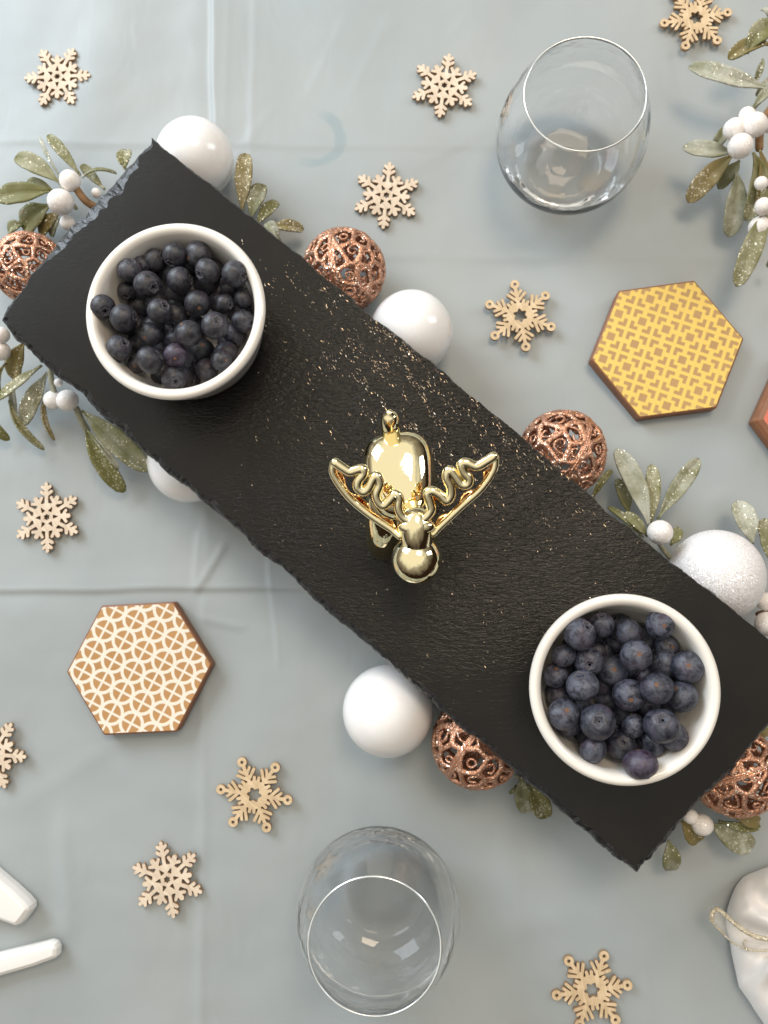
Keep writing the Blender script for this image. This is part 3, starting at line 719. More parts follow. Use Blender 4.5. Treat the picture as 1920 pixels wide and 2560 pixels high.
def filigree(seed):
    r_ = np.random.default_rng(seed)
    n = 58; k = np.arange(n)+.5; ph = np.arccos(1-2*k/n); th = math.pi*(1+5**.5)*k
    pts = np.stack([np.cos(th)*np.sin(ph), np.sin(th)*np.sin(ph), np.cos(ph)], 1)+r_.normal(0, .075, (n, 3)); pts /= np.linalg.norm(pts, axis=1)[:, None]
    wv = GV+.035*np.sin(GV[:, [1, 2, 0]]*9+seed)
    wv /= np.linalg.norm(wv, axis=1)[:, None]
    dist = np.arccos(np.clip(wv @ pts.T, -1, 1)); od = np.argsort(dist, 1)[:, :2]
    d1 = dist[np.arange(len(wv)), od[:, 0]]; d2 = dist[np.arange(len(wv)), od[:, 1]]; own = od[:, 0]
    edge = .054-(d2-d1)/2                                   # > 0 on the web between the openings
    f = edge.copy()
    # curls that grow from the web into some openings
    up = pts[own]; t1 = np.cross(up, np.array([.3, .5, .8])); t1 /= np.linalg.norm(t1, axis=1)[:, None]; t2 = np.cross(up, t1)
    a = np.arctan2((wv*t2).sum(1), (wv*t1).sum(1)); phs = r_.uniform(0, 6.28, n)[own]; kind = r_.integers(0, 3, n)[own]
    an = (a*np.where(kind == 1, 1, -1)+phs) % (2*np.pi)
    spr = .035+.030*an                                      # radius of the spiral at this angle
    curl = .024-np.abs(d1-spr)
    curl = np.where((kind < 2) & (an < 5.6), curl, -1); f = np.maximum(f, curl)
    ringc = .020-np.abs(d1-.085); f = np.maximum(f, np.where(kind == 2, ringc, -1))
    band = .075-np.abs(GV[:, 2]); f = np.maximum(f, band)
    keep = (f[GF] > 0).sum(1) >= 2
    relief = np.clip(f/.05, -.2, 1); h = .035*np.sqrt(np.clip(relief, 0, 1))
    groove = np.exp(-((np.abs(GV[:, 2])-.03)/.012)**2)*.03
    # pull the rim of each opening back onto the outline so that it is not saw-toothed
    V = GV*(1+h-groove+r_.normal(0, .0035, len(GV)))[:, None]
    Fk = GF[keep]; usedv = np.unique(Fk); mp = -np.ones(len(V), int); mp[usedv] = np.arange(len(usedv))
    outer = V[usedv]; inner = GV[usedv]*(.93+.0*h[usedv])[:, None]; nv = len(outer)
    Fo = mp[Fk]; Fi = Fo[:, ::-1]+nv
    e = np.concatenate([Fo[:, [0, 1]], Fo[:, [1, 2]], Fo[:, [2, 0]]]); key = e[:, 0].astype(np.int64)*nv+e[:, 1]; rev = e[:, 1].astype(np.int64)*nv+e[:, 0]
    bd = e[~np.isin(key, rev)]
    q1 = np.stack([bd[:, 1], bd[:, 0], bd[:, 0]+nv], 1); q2 = np.stack([bd[:, 1], bd[:, 0]+nv, bd[:, 1]+nv], 1)
    Fa = np.concatenate([Fo, Fi, q1, q2]); Va = np.concatenate([outer, inner])
    m = bpy.data.meshes.new('copper_bauble'); m.vertices.add(len(Va)); m.vertices.foreach_set('co', Va.ravel())
    m.loops.add(Fa.size); m.loops.foreach_set('vertex_index', Fa.ravel().astype(np.int32)); m.polygons.add(len(Fa)); m.polygons.foreach_set('loop_start', np.arange(0, Fa.size, 3, dtype=np.int32))
    m.update(calc_edges=True); m.polygons.foreach_set('use_smooth', np.ones(len(Fa), bool)); m.materials.append(MAT['copper']); return m
fm = [filigree(3), filigree(11)]
for i, (px, py, rp, lab, rot) in enumerate(((75, 671, 98, 'openwork copper glitter bauble cut by the photo edge beside the slate corner', (.5, .9, 0)), (860, 677, 107, 'openwork copper glitter bauble beside a white one on the upper slate edge', (.3, 1.35, .4)), (1406, 1133, 110, 'openwork copper glitter bauble next to mistletoe on the upper slate edge', (.2, 1.25, 2.9)), (1193, 1856, 118, 'openwork copper glitter bauble under the lower slate edge', (1.2, .6, .7)), (1835, 1927, 124, 'openwork copper glitter bauble with a ridged seam at the right end of the slate', (1.35, .75, .2)))):
    p, r = bauble_at(px, py, rp)
    o = obj('copper_bauble', fm[i % 2], None, None, p, rot, (r*1.0,)*3)
    tag(o, lab, 'bauble', 'copper filigree baubles')

# ------------------------------------------------------------------ mistletoe
def leaf_mesh(p0, p1, width, bend, fold, dz, roll, zbase):
    """px base, px tip -> curved folded blade; bend = sideways bow in px"""
    a = P(p0[0], p0[1], p0[2]); b = P(p1[0], p1[1], p1[2])
    d = b-a; side = Vector((d.y, -d.x, 0)).normalized(); sc = mpp(p0[0], p0[1], p0[2])
    mid = (a+b)/2+side*bend*sc*2+Vector((0, 0, dz))
    n, m = 22, 8; V = []; Fs = []; w = width*sc/2
    for i in range(n+1):
        t = i/n; p = a*(1-t)**2+mid*2*t*(1-t)+b*t*t; tg = (a*(-2*(1-t))+mid*(2-4*t)+b*2*t).normalized()
        s = tg.cross(Vector((0, 0, 1))).normalized(); u = s.cross(tg).normalized(); s = (s*math.cos(roll)+u*math.sin(roll)); u = s.cross(tg).normalized()
        prof = (.10+.90*math.sin(math.pi*min(1, t*.86+.02)**1.25)**.8) if t < .80 else 1
        wt = w*(min(1, .10+1.02*math.sin(math.pi/2*min(1, t/.66))**1.3))*math.sqrt(max(0.0, 1-max(0, (t-.62)/.38)**2.4))
        wt = max(wt, w*.02)
        for j in range(m+1):
            q = j/m*2-1; rip = .10*w*math.sin(t*17+q*2)*abs(q)
            V.append(p+s*(wt*q)+u*(fold*wt*abs(q)**1.3+rip*.5-.12*w*(math.exp(-(q/.16)**2))))
    for i in range(n):
        for j in range(m): Fs.append((i*(m+1)+j, i*(m+1)+j+1, (i+1)*(m+1)+j+1, (i+1)*(m+1)+j))
    return V, Fs
fb = mesh('berry', *sphere(32, 20, 1, 1, lambda v: v*(1+.02*noise.noise(v*3)))); fb.materials.append(MAT['frost'])
def sprig(label, leaves, berries, stems, group='mistletoe sprigs around the slate'):
    l0 = leaves[0]; c = P(l0[0], l0[1], 0); root = empty('mistletoe_sprig', c); tag(root, label, 'mistletoe', group)
    for L in leaves:
        x0, y0, x1, y1, w = L[:5]; o = dict(bend=0, z0=.020, z1=.010, fold=.25, dz=.006, roll=0, m='A'); o.update(L[5] if len(L) > 5 else {})
        o['z1'] = max(o['z1'], .004)
        V, Fs = leaf_mesh((x0, y0, o['z0']), (x1, y1, o['z1']), w, o['bend'], o['fold'], o['dz'], o['roll'], 0)
        V = [v-c for v in V]
        ob = obj('leaf', mesh('leaf', V, Fs), MAT['leaf'+o['m']], root); sm = ob.modifiers.new('thickness', 'SOLIDIFY'); sm.thickness = .0009; sm.offset = -1
    for (x, y, r, z) in berries:
        rr = r*mpp(x, y, z)*.98; obj('berry', fb, None, root, P(x, y, z)-c, (random.random()*3, random.random()*3, 0), (rr, rr, rr*.96))
    for st in stems:
        pts, r, mt = st; pth = smooth_path([P(*q)-c for q in pts], 5)
        obj('stem', mesh('stem', *tube(pth, r, 10)), MAT[mt], root)
K = dict
sprig('frosted mistletoe with two pale berries above the slate\'s left end',
 [(150,458,38,392,44,K(bend=6,m='A',z0=.022,z1=.020)),(146,440,98,344,13,K(m='B',z1=.016,roll=.9)),(200,438,119,337,26,K(m='A',z1=.020,bend=3)),(128,476,-8,492,54,K(m='A',z1=.022,bend=-5)),(138,480,66,455,28,K(m='A',z0=.018,z1=.012)),(125,512,58,575,64,K(m='A',z0=.012,z1=.006)),(152,530,100,588,34,K(m='C',z0=.01,z1=.005)),(150,545,128,592,22,K(m='B',z0=.01,z1=.005)),
  (203,443,292,432,16,K(m='B',z0=.02,z1=.014,bend=-8,roll=.7)),(262,474,203,412,22,K(m='A',z0=.014,z1=.012)),(312,424,317,374,36,K(m='A',z0=.02,z1=.016)),(60,560,20,580,30,K(m='A',z0=.008,z1=.004))],
 [(175,452,27,.026),(152,505,33,.026),(169,557,19,.016),(241,483,13,.016)],
 [([(190,470,.024),(212,500,.022),(240,520,.018)],.0022,'stem'),([(150,440,.02),(160,480,.02),(190,520,.018)],.0012,'twig')])
sprig('olive mistletoe sprig hanging out under the slate\'s left lower edge',
 [(60,856,32,948,48,K(m='C',z0=.02,z1=.010)),(104,912,-8,998,32,K(m='A',z0=.022,z1=.020,bend=-6,roll=-.4)),(118,930,55,1062,46,K(m='B',z0=.018,z1=.008,bend=-4)),(24,1000,112,1123,20,K(m='A',z0=.014,z1=.006,bend=12,roll=.8)),(122,978,138,1100,13,K(m='C',z0=.014,z1=.006,bend=14,roll=.9)),(-20,1040,23,1101,24,K(m='A',z0=.01,z1=.005,bend=5)),
  (212,1066,311,1230,42,K(m='A',z0=.016,z1=.006,fold=.7,bend=3)),(218,1074,298,1172,14,K(m='B',z0=.020,z1=.016,bend=-5,roll=.6)),(204,1026,372,1178,56,K(m='A',z0=.022,z1=.014,bend=-3)),(18,908,2,988,12,K(m='A',z0=.02,z1=.014,bend=8,roll=.9)),(34,952,40,1040,16,K(m='B',z0=.012,z1=.006,roll=.5))],
 [(2,838,22,.030),(2,878,24,.026),(169,1001,28,.024),(133,1000,24,.018),(146,957,11,.024)],
 [([(126,925,.022),(130,960,.02),(136,985,.02)],.0016,'twig'),([(192,1022,.020),(204,1052,.018),(218,1076,.014)],.0018,'twig')])
sprig('olive mistletoe leaves fanning out between white and copper baubles, upper slate edge',
 [(604,530,613,383,40,K(m='C',z0=.020,z1=.022,fold=.45,bend=4)),(628,545,655,460,44,K(m='B',z0=.020,z1=.016)),(642,562,694,504,32,K(m='A',z0=.018,z1=.012)),(676,572,760,574,30,K(m='C',z0=.018,z1=.010,bend=-4)),(700,602,668,556,30,K(m='B',z0=.022,z1=.022))],
 [], [([(610,560,.012),(640,580,.012),(680,600,.012)],.0012,'twig')])
sprig('frosted mistletoe with a cluster of snowy berries reaching in beside the stemless glass',
 [(1926,112,1820,146,38,K(m='C',z0=.03,z1=.022,bend=10)),(1868,134,1932,62,50,K(m='A',z0=.028,z1=.030,bend=-10)),(1908,146,1887,206,14,K(m='B',z0=.026,z1=.022)),(1924,50,1903,22,12,K(m='B',z0=.02,z1=.02)),(1926,220,1722,164,46,K(m='B',z0=.024,z1=.022,bend=-14,fold=.5)),(1880,272,1926,220,22,K(m='B',z0=.024,z1=.024)),(1930,190,1890,240,16,K(m='B',z0=.02,z1=.018)),
  (1836,378,1709,366,42,K(m='B',z0=.024,z1=.020,bend=-12,fold=.4)),(1822,312,1784,372,28,K(m='B',z0=.02,z1=.016)),(1836,384,1719,506,50,K(m='C',z0=.026,z1=.012,bend=5,fold=.15)),(1850,400,1795,472,32,K(m='B',z0=.018,z1=.010)),(1842,430,1822,592,52,K(m='B',z0=.020,z1=.008,bend=-4)),(1884,380,1866,552,46,K(m='A',z0=.030,z1=.018,bend=-16,fold=.5)),(1900,372,1893,540,32,K(m='C',z0=.030,z1=.020,bend=-8)),(1926,512,1842,716,50,K(m='A',z0=.028,z1=.020,bend=4)),(1930,655,1917,668,18,K(m='B',z0=.012,z1=.012)),(1930,380,1912,520,30,K(m='C',z0=.026,z1=.02))],
 [(1868,288,21,.036),(1836,323,28,.034),(1888,312,31,.038),(1851,365,31,.038),(1922,316,16,.03),(1903,458,17,.034),(1908,516,22,.032),(1899,568,28,.024)],
 [([(1935,262,.026),(1915,290,.028),(1900,330,.028),(1898,370,.026)],.0022,'stem'),([(1930,225,.022),(1890,262,.022),(1870,290,.024)],.0014,'twig'),([(1930,470,.028),(1905,455,.03)],.001,'twig')])
sprig('glittery mistletoe sprig between the copper bauble and the large glitter bauble',
 [(1623,1316,1541,1122,50,K(m='B',z0=.024,z1=.018,bend=6)),(1572,1286,1545,1196,32,K(m='A',z0=.016,z1=.010)),(1478,1250,1530,1174,17,K(m='A',z0=.018,z1=.018,bend=-6,roll=.5)),(1628,1308,1630,1160,36,K(m='A',z0=.022,z1=.016)),(1644,1298,1749,1146,42,K(m='B',z0=.024,z1=.020,bend=-5)),(1620,1342,1562,1280,26,K(m='A',z0=.028,z1=.028)),(1608,1345,1520,1266,16,K(m='A',z0=.028,z1=.026,bend=4)),(1882,1360,1842,1252,54,K(m='B',z0=.018,z1=.014)),(1930,1415,1912,1296,52,K(m='A',z0=.016,z1=.012)),(1676,1364,1697,1318,26,K(m='A',z0=.020,z1=.016)),(1936,1490,1900,1500,20,K(m='C',z0=.014,z1=.010))],
 [(1650,1331,32,.034),(1915,1504,24,.024),(1918,1560,31,.026)],
 [([(1640,1310,.02),(1650,1360,.02),(1680,1400,.016)],.0014,'twig'),([(1925,1525,.016),(1895,1535,.016)],.0014,'stem')])
sprig('mistletoe leaves and berry poking out below the seamed copper bauble',
 [(1772,2056,1882,2120,60,K(m='B',z0=.012,z1=.008)),(1796,2052,1902,2066,22,K(m='A',z0=.014,z1=.010,bend=4)),(1840,2046,1900,2052,32,K(m='C',z0=.016,z1=.010)),(1704,2052,1748,2104,46,K(m='C',z0=.020,z1=.012)),(1672,2100,1676,2176,44,K(m='B',z0=.016,z1=.008)),(1885,1850,1932,1796,26,K(m='C',z0=.02,z1=.018))],
 [(1756,2062,27,.022),(1728,2042,19,.024)], [([(1700,2020,.014),(1730,2060,.014),(1780,2060,.012)],.0012,'twig')])
sprig('two frosted leaves peeking from under the lower slate edge by the copper bauble',
 [(1302,1940,1320,2032,44,K(m='B',z0=.014,z1=.008,bend=4)),(1322,1958,1364,2046,48,K(m='A',z0=.014,z1=.008,bend=-3)),(1292,1962,1273,1984,8,K(m='A',z0=.01,z1=.008))], [], [([(1290,1940,.012),(1330,1950,.012)],.001,'twig')])

# ------------------------------------------------------------------ wooden snowflakes
def flake_mesh(kind, mat):
    N = 300; ext = 1.2; xs = np.linspace(-ext, ext, N); X, Y = np.meshgrid(xs, xs)
    th = np.degrees(np.arctan2(Y, X)) % 60; th = np.where(th > 30, 60-th, th); rr = np.hypot(X, Y)
    a = np.radians(th); x = rr*np.cos(a); y = rr*np.sin(a)          # folded twelvefold: arm along x, gap at 30 deg
    def cap(x0, y0, x1, y1, h):
        dx, dy = x1-x0, y1-y0; t = np.clip(((x-x0)*dx+(y-y0)*dy)/(dx*dx+dy*dy+1e-12), 0, 1)
        return np.hypot(x-x0-t*dx, y-y0-t*dy)-h
    c30, s30 = math.cos(math.pi/6), math.sin(math.pi/6)
    if kind == 'A':
        f = cap(.2, 0, .945, 0, .052)
        f = np.minimum(f, cap(.62, 0, .715, .140, .050)); f = np.minimum(f, cap(.77, 0, .862, .112, .048))
        f = np.minimum(f, cap(.2*c30, .2*s30, .61*c30, .61*s30, .068))
        f = np.minimum(f, cap(.44*c30, .44*s30, .565*math.cos(math.radians(14)), .565*math.sin(math.radians(14)), .045))
        f = np.minimum(f, rr-.40)
        st = rr-(.095-(.095-.055)*np.abs(th)/30.0)
        tri = np.maximum(np.maximum(.175-(x*c30+y*s30), (x*c30+y*s30)-.33), np.abs(-x*s30+y*c30)-(.33-(x*c30+y*s30))*.36)
        f = np.maximum(f, -st); f = np.maximum(f, -tri)
        R0 = 1.0
    else:
        f = cap(.3, 0, .88, 0, .055)
        f = np.minimum(f, np.hypot(x-1, y)-.145)
        f = np.minimum(f, cap(.47, .02, .69, .262, .048)); f = np.minimum(f, cap(.62, .01, .785, .155, .045))
        f = np.minimum(f, cap(.3, .12, .5*math.cos(math.radians(22)), .5*math.sin(math.radians(22)), .050))
        f = np.minimum(f, rr-.41)
        hole = rr-(.225-(.225-.135)*np.abs(th)/30.0); f = np.maximum(f, -hole); f = np.maximum(f, -(np.hypot(x-1, y)-.045))
    # marching squares
    from collections import defaultdict
    seg = {}; h = xs[1]-xs[0]
    pts = {}
    def ept(i0, j0, i1, j1):
        k = (i0, j0, i1, j1)
        if k not in pts:
            va, vb = f[j0, i0], f[j1, i1]; t = va/(va-vb); pts[k] = (xs[i0]+(xs[i1]-xs[i0])*t, xs[j0]+(xs[j1]-xs[j0])*t)
        return k
    nxt = {}
    ins = f < 0
    cells = np.argwhere((ins[:-1, :-1].astype(int)+ins[1:, :-1]+ins[:-1, 1:]+ins[1:, 1:]) % 4 != 0)
    for j, i in cells:
        c = (ins[j, i], ins[j, i+1], ins[j+1, i+1], ins[j+1, i]); idx = c[0]+2*c[1]+4*c[2]+8*c[3]
        B = lambda: ept(i, j, i+1, j); Rr = lambda: ept(i+1, j, i+1, j+1); T = lambda: ept(i, j+1, i+1, j+1); Lf = lambda: ept(i, j, i, j+1)
        tb = {1: [(Lf, B)], 2: [(B, Rr)], 3: [(Lf, Rr)], 4: [(Rr, T)], 5: [(Lf, T), (Rr, B)], 6: [(B, T)], 7: [(Lf, T)], 8: [(T, Lf)], 9: [(T, B)], 10: [(B, Lf), (T, Rr)], 11: [(T, Rr)], 12: [(Rr, Lf)], 13: [(Rr, B)], 14: [(B, Lf)]}
        for s0, s1 in tb[int(idx)]: nxt[s0()] = s1()
    loops = []; seen = set()
    for k in list(nxt):
        if k in seen: continue
        lp = []; q = k
        while q not in seen and q in nxt: seen.add(q); lp.append(pts[q]); q = nxt[q]
        if len(lp) > 8: loops.append(lp)
    cu = bpy.data.curves.new('flake', 'CURVE'); cu.dimensions = '2D'; cu.fill_mode = 'BOTH'; cu.extrude = .062; cu.bevel_depth = .006; cu.bevel_resolution = 0; cu.offset = -.006
    for lp in loops:
        A = np.array(lp); A = A[::2] if len(A) > 40 else A
        A = (np.roll(A, 1, 0)+A*2+np.roll(A, -1, 0))/4
        sp = cu.splines.new('POLY'); sp.points.add(len(A)-1); sp.use_cyclic_u = True
        sp.points.foreach_set('co', np.concatenate([A, np.zeros((len(A), 1)), np.ones((len(A), 1))], 1).ravel())
    to = bpy.data.objects.new('tmp', cu); COL.objects.link(to); bpy.context.view_layer.update()
    m = bpy.data.meshes.new_from_object(to.evaluated_get(bpy.context.evaluated_depsgraph_get())); bpy.data.objects.remove(to); bpy.data.curves.remove(cu)
    m.name = 'wooden_snowflake'; m.materials.clear(); m.materials.append(mat); m.materials.append(MAT['burnt'])
    for p in m.polygons: p.material_index = 0 if abs(p.normal.z) > .9 else 1; p.use_smooth = False
    return m
FA, FB = flake_mesh('A', MAT['woodA']), flake_mesh('B', MAT['woodB'])
flakes = [('A', 142, 190, 0, 'pale branchy wooden snowflake in the top left corner'), ('A', 1111, 212, 19.6, 'pale branchy wooden snowflake left of the upper stemless glass'), ('A', 966, 487, 22.8, 'pale branchy wooden snowflake between water ring and upper glass'), ('A', 116, 1293, 32.5, 'pale branchy wooden snowflake above the white patterned hexagon'), ('A', 417, 2200, 40.4, 'pale branchy wooden snowflake lowest on the left near ceramic pieces'), ('A', -24, 1886, 55, 'pale branchy wooden snowflake cut off by the left photo edge'),
 ('B', 1741, 42.5, 7.3, 'tan wooden snowflake with ringed tips cut off at the top right'), ('B', 1301, 788, 37.2, 'tan wooden snowflake with ringed tips left of the yellow hexagon'), ('B', 635, 1987.5, 50.6, 'tan wooden snowflake with ringed tips above the lower stemless glass'), ('B', 1480.7, 2477, 7.6, 'tan wooden snowflake with ringed tips at the bottom, left of the satin napkin')]
for k, px, py, rot, lab in flakes:
    p = P(px, py, .003); r = .0206 if k == 'A' else .01865
    o = obj('wooden_snowflake', FA if k == 'A' else FB, None, None, (p.x, p.y, max(.0002, ground(p))+.0014), (random.uniform(-.02, .02), random.uniform(-.02, .02), math.radians(rot+1.5)), (r, r, .0155))
    tag(o, lab, 'snowflake', 'branchy wooden snowflakes' if k == 'A' else 'wooden snowflakes with ringed tips')

# ------------------------------------------------------------------ patterned hexagons
def hexagon(name, px, zt, side_mat, top_mat, rot, lab, bev=.0009, off=(0, 0), cat='coaster', group='patterned hexagon coasters'):
    w = [P(a, b, zt) for a, b in px]; c = sum(w, Vector())/6
    # true regular hexagon through the six corners
    Rr = sum((v-c).length for v in w)/6; a0 = np.angle(sum(np.exp(1j*(math.atan2(v.y-c.y, v.x-c.x)-(-k*math.pi/3))) for k, v in enumerate(w)))
    ring = lambda r, z: [Vector((r*math.cos(a0-k*math.pi/3), r*math.sin(a0-k*math.pi/3), z)) for k in range(6)]
    def rounded(r, z, rd=.0009, n=4):
        o = []; b = ring(r, z)
        for k in range(6):
            p, q, s = b[k-1], b[k], b[(k+1) % 6]; u = (p-q).normalized()*rd; v = (s-q).normalized()*rd
            for t in np.linspace(0, 1, n): o.append(q+u*(1-t)**2+v*t*t)
        return o
    lv = [rounded(Rr-.0004, 0), rounded(Rr, .0005), rounded(Rr, zt-bev), rounded(Rr-bev*.5, zt-bev*.35), rounded(Rr-bev*1.3, zt)]
    V = [v for l in lv for v in l]; n = len(lv[0]); Fs = []
    for r in range(4):
        for i in range(n): j = (i+1) % n; Fs.append((r*n+j, r*n+i, (r+1)*n+i, (r+1)*n+j))
    Fs.append(tuple(range(n)))
    root = empty(name, (c.x, c.y, .0004)); tag(root, lab, cat, group)
    b = mesh('body', V, Fs, False); obj('body', b, side_mat, root)
    T = [Vector((v.x, v.y, zt+.00008)) for v in rounded(Rr-bev*1.3, zt)]
    rm = Matrix.Rotation(-rot, 3, 'Z'); T2 = [rm @ v for v in T]
    t = mesh('printed_face', [(v.x+off[0], v.y+off[1], v.z) for v in T2], [tuple(range(n))[::-1]], False)
    if t.polygons[0].normal.z < 0: t.flip_normals()
    ov = Matrix.Rotation(rot, 3, 'Z') @ Vector((off[0], off[1], 0))
    obj('printed_face', t, top_mat, root, (-ov.x, -ov.y, 0), (0, 0, rot))
yel = [(1741, 697), (1861, 842), (1788, 1019), (1594, 1045), (1474, 903), (1550, 733)]
whi = [(437, 1506), (528, 1656), (446, 1830), (255, 1841), (168, 1679), (255, 1514)]
hexagon('hexagon_coaster', yel, .0085, MAT['choc_side'], print_mat('yellow_print', (.36, .215, .085), (.76, .53, .12), 'squares', .04), math.radians(-20.0), 'brown hexagon printed with a yellow interlocking squares pattern', off=(.0040, .0035))
hexagon('hexagon_coaster', whi, .0080, MAT['choc_side'], print_mat('white_print', (.40, .215, .085), (.82, .75, .64), 'circles', .04), math.radians(-26.7), 'brown hexagon printed with a white interlaced circles pattern', off=(.0020, .0030))
redp = [(2020, 846), (2260, 925), (2230, 1150), (2100, 1235), (1955, 1190), (1892, 1052)]
rc = (2085, 1035); redp = [(rc[0]+196*math.cos(math.radians(a)), rc[1]-196*math.sin(math.radians(a))) for a in (66, 6, -54, -114, -174, -234)]
hexagon('hexagon_coaster', redp, .0095, MAT['choc_side'], MAT['red'], 0, 'brown hexagon with a reddish top just entering at the right photo edge', bev=.0035)

# ------------------------------------------------------------------ stemless glasses
CG = M('clear_glass'); CG.set(Base_Color=(1, 1, 1), Roughness=0.0, Transmission_Weight=1.0, IOR=1.46)
_b = CG.node('ShaderNodeBump'); _b.inputs['Strength'].default_value = .20; _b.inputs['Distance'].default_value = .001
CG.l.new(CG.noise(90, 2, .5), _b.inputs['Height']); CG.l.new(_b.outputs[0], CG.b.inputs['Normal'])
LIP = M('pale_lit_lip'); LIP.n.remove(LIP.b)          # opaque pale mix; the brightness of the lip is painted into its colour
_g = LIP.node('ShaderNodeBsdfGlossy'); _g.inputs['Roughness'].default_value = .18; _g.inputs[0].default_value = (.9, .93, .93, 1)
_tl = LIP.node('ShaderNodeBsdfDiffuse'); _tl.inputs[0].default_value = (.62, .66, .66, 1)
_mx = LIP.node('ShaderNodeMixShader'); LIP.l.new(LIP.ramp(LIP.noise(45, 3, .6), [(.35, .30), (.65, .75)]), _mx.inputs[0])
LIP.l.new(_tl.outputs[0], _mx.inputs[1]); LIP.l.new(_g.outputs[0], _mx.inputs[2]); LIP.l.new(_mx.outputs[0], LIP.out.inputs['Surface'])
def wineglass(px, py, lab):
    rim = P(px, py, .070)
    out = [(0, .0012), (.010, .0011), (.0185, .0004), (.0225, .0009), (.0270, .0040), (.0335, .0115), (.0385, .0205), (.0405, .030), (.0405, .036), (.0392, .045), (.0362, .056), (.0325, .0655), (.0306, .0703)]
    inn = [(.0302, .0709), (.0297, .0702), (.0315, .0655), (.0352, .056), (.0382, .045), (.0395, .036), (.0395, .030), (.0371, .0207), (.0313, .0126), (.0246, .0078), (.0172, .0059), (.009, .0052), (.003, .0054), (0, .0055)]
    dense = lambda pr, k=4: [(max(0, v.x), v.z) for v in smooth_path([(r, 0, z) for r, z in pr], k)]
    V, Fs = lathe(dense(out)+dense(inn), 160)
    m = mesh('stemless_glass', V, Fs); import bmesh
    bm = bmesh.new(); bm.from_mesh(m); bmesh.ops.remove_doubles(bm, verts=bm.verts, dist=1e-6); bmesh.ops.recalc_face_normals(bm, faces=bm.faces); bm.to_mesh(m); bm.free()
    m.polygons.foreach_set('use_smooth', [True]*len(m.polygons))
    m.materials.append(CG.m); m.materials.append(LIP.m)
    for p in m.polygons: p.material_index = 1 if p.center.z > .0701 else 0
    tag(obj('stemless_glass', m, None, None, (rim.x, rim.y, max(0, ground(rim))+.0006)), lab, 'glass', 'stemless glasses')
wineglass(1462, 238, 'clear stemless wine glass standing between snowflake and mistletoe at the top')
wineglass(936, 2362, 'clear stemless wine glass near the bottom below the slate')

# ------------------------------------------------------------------ white ceramic pieces
def handle(name, poly, z, inset, ridge, lab):
    w = [P(a, b, z*.6) for a, b in poly]; n = len(w); c = sum(w, Vector())/n; c.z = 0
    def rg(f, zz):
        o = []
        for i in range(n):
            a, b, d = w[i-1], w[i], w[(i+1) % n]; t = (d-a).normalized(); inn = Vector((t.y, -t.x, 0))
            if inn.dot(c-b) < 0 and i not in (): inn = -inn
            o.append(Vector((b.x+inn.x*f-c.x, b.y+inn.y*f-c.y, zz)))
        return o
    rows = [rg(.0010, .0006), rg(0, .002), rg(0, z*.55), rg(inset*.3, z*.84), rg(inset, z)]
    V = [v for r in rows for v in r]; Fs = []
    for r in range(len(rows)-1):
        for i in range(n): j = (i+1) % n; Fs.append((r*n+i, r*n+j, (r+1)*n+j, (r+1)*n+i))
    ctr = len(V)
    Fs.append(tuple((len(rows)-1)*n+i for i in range(n)))
    Fs.append(tuple(range(n))[::-1])
    m = mesh(name, V, Fs); import bmesh
    bm = bmesh.new(); bm.from_mesh(m); bmesh.ops.recalc_face_normals(bm, faces=bm.faces); bm.to_mesh(m); bm.free()
    o = obj(name, m, MAT['porcelain'], None, c); bv = o.modifiers.new('soft', 'BEVEL'); bv.width = .0010; bv.segments = 3; bv.limit_method = 'ANGLE'; bv.angle_limit = .25
    tag(o, lab, 'ceramic handle', 'white ceramic handles')
handle('ceramic_handle', [(-120, 2080), (-40, 2146), (0, 2183), (40, 2217), (70, 2245), (82, 2260), (83, 2272), (76, 2284), (64, 2300), (54, 2310), (42, 2312), (24, 2306), (0, 2297), (-60, 2278), (-140, 2250)], .011, .0030, 0, 'white glazed ceramic handle with a broad faceted end, upper of the pair')
handle('ceramic_handle', [(-140, 2412), (-60, 2396), (0, 2382), (70, 2365), (128, 2351), (142, 2355), (149, 2366), (149, 2386), (141, 2395), (90, 2414), (0, 2440), (-60, 2455), (-140, 2478)], .008, .0026, 0, 'white glazed ceramic handle, narrow and round ended, lower of the pair')

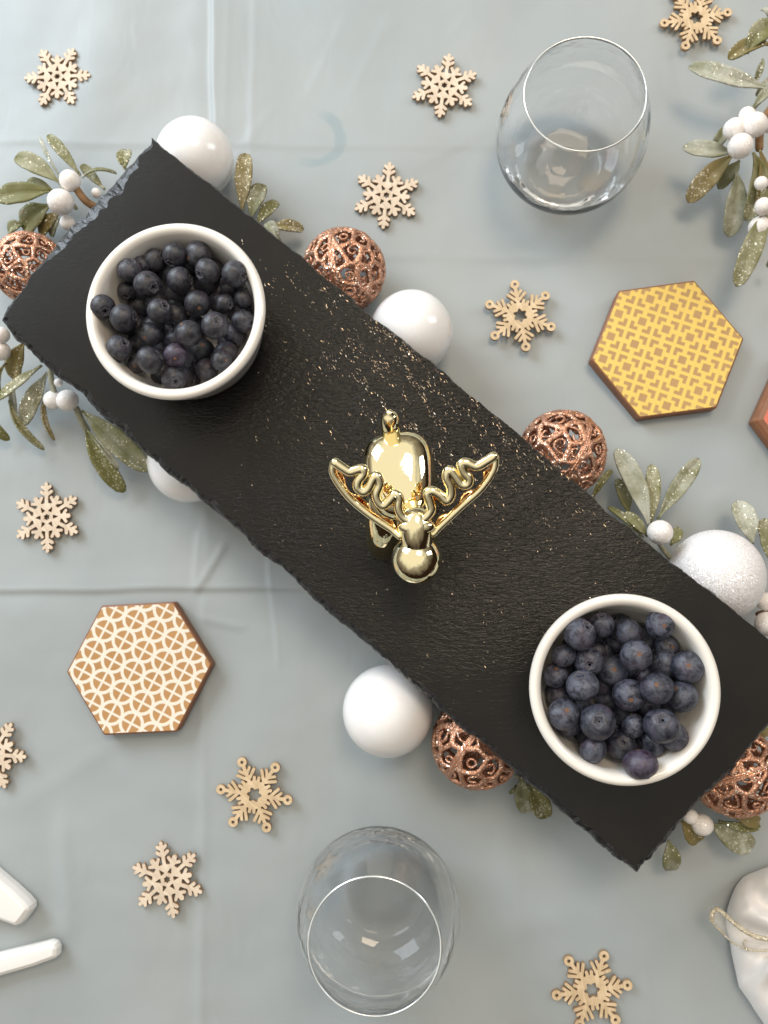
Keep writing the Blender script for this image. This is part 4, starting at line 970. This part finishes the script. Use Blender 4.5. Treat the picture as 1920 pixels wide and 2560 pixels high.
# ------------------------------------------------------------------ satin napkin with ribbon
def napkin():
    out = [(1960, 2160), (1925, 2166), (1890, 2178), (1860, 2192), (1840, 2215), (1827, 2245), (1818, 2275), (1815, 2310), (1824, 2350), (1829, 2385), (1838, 2425), (1846, 2462), (1852, 2474), (1872, 2502), (1888, 2528), (1910, 2560), (1935, 2600), (2000, 2680), (2120, 2660), (2160, 2500), (2140, 2330), (2130, 2200), (2050, 2155)]
    op = smooth_path([(a, b, 0) for a, b in out+[out[0]]], 6)[:-1]; n = len(op); k = 44
    ctr = Vector((1990, 2370, 0)); V = []; Fs = []
    hub = (1985, 2352)
    for i, q in enumerate(op):
        for r in range(k+1):
            s = r/k; x = ctr.x+(q.x-ctr.x)*s; y = ctr.y+(q.y-ctr.y)*s
            z = .024*(1-s**3.2)**.62
            z *= 1-.42*math.exp(-((y-(2352+.25*(x-1930)))/34)**2)            # pinched by the ribbon
            ang = math.atan2(y-hub[1], x-hub[0]); dd = math.hypot(x-hub[0], y-hub[1])
            fold = math.sin(ang*9+1.5*noise.noise(Vector((x*.012, y*.012, 3))))*min(1, dd/60)*math.exp(-dd/330)
            z += (1-s**5)*(.0034*fold+.0040*noise.noise(Vector((x*.011, y*.018, 1.3)))+.0012*noise.noise(Vector((x*.035, y*.03, 5))))
            z = max(z, .0008); p = P(x, y, 0)
            # keep the outline where the photograph has it, whatever the height
            p = P(x, y, z); V.append(p)
    m = k+1
    for i in range(n):
        j = (i+1) % n
        for r in range(k): Fs.append((i*m+r, i*m+r+1, j*m+r+1, j*m+r))
    c = P(1990, 2370, 0); root = empty('napkin', c); tag(root, 'gathered white satin napkin tied with sheer gold edged ribbon, bottom right corner', 'napkin')
    cl = mesh('cloth', [v-c for v in V], Fs)
    if cl.polygons[5].normal.z < 0: cl.flip_normals()
    obj('cloth', cl, MAT['satin'], root)
    zr = .017
    U = [(1779, 2300, .013), (1780, 2283, .014), (1792, 2273, .015), (1808, 2283, .017), (1830, 2303, .020), (1860, 2326, .0235), (1892, 2342, .025), (1940, 2350, .026), (2020, 2352, .026)]
    Lo = [(1779, 2300, .013), (1786, 2313, .012), (1800, 2326, .012), (1816, 2343, .013), (1834, 2358, .018), (1860, 2370, .022), (1892, 2377, .024), (1940, 2376, .025), (2020, 2380, .026)]
    u = smooth_path([P(*q)-c for q in U], 6); l = smooth_path([P(*q)-c for q in Lo], 6)
    V = []; Fs = []
    for a, b in zip(u, l):
        for s in range(6): V.append(a.lerp(b, s/5)+Vector((0, 0, .0006*math.sin(s*2.2))))
    for i in range(len(u)-1):
        for s in range(5): Fs.append((i*6+s, i*6+s+1, (i+1)*6+s+1, (i+1)*6+s))
    rb = obj('ribbon', mesh('ribbon', V, Fs), MAT['organza'], root)
    for pth, r in ((u, .0011), (l, .0004)):
        rad = [r*(1+.35*noise.noise(p*900)) for p in pth]
        obj('gold_edge', mesh('gold_edge', *tube(pth, rad, 8)), MAT['goldthread'], rb)
    sl = smooth_path([P(*q)-c for q in ((1866, 2350, .0245), (1859, 2356, .0245), (1861, 2366, .024), (1869, 2376, .024))], 5)
    obj('loose_thread', mesh('loose_thread', *tube(sl, .0004, 6)), MAT['goldthread'], rb)
napkin()
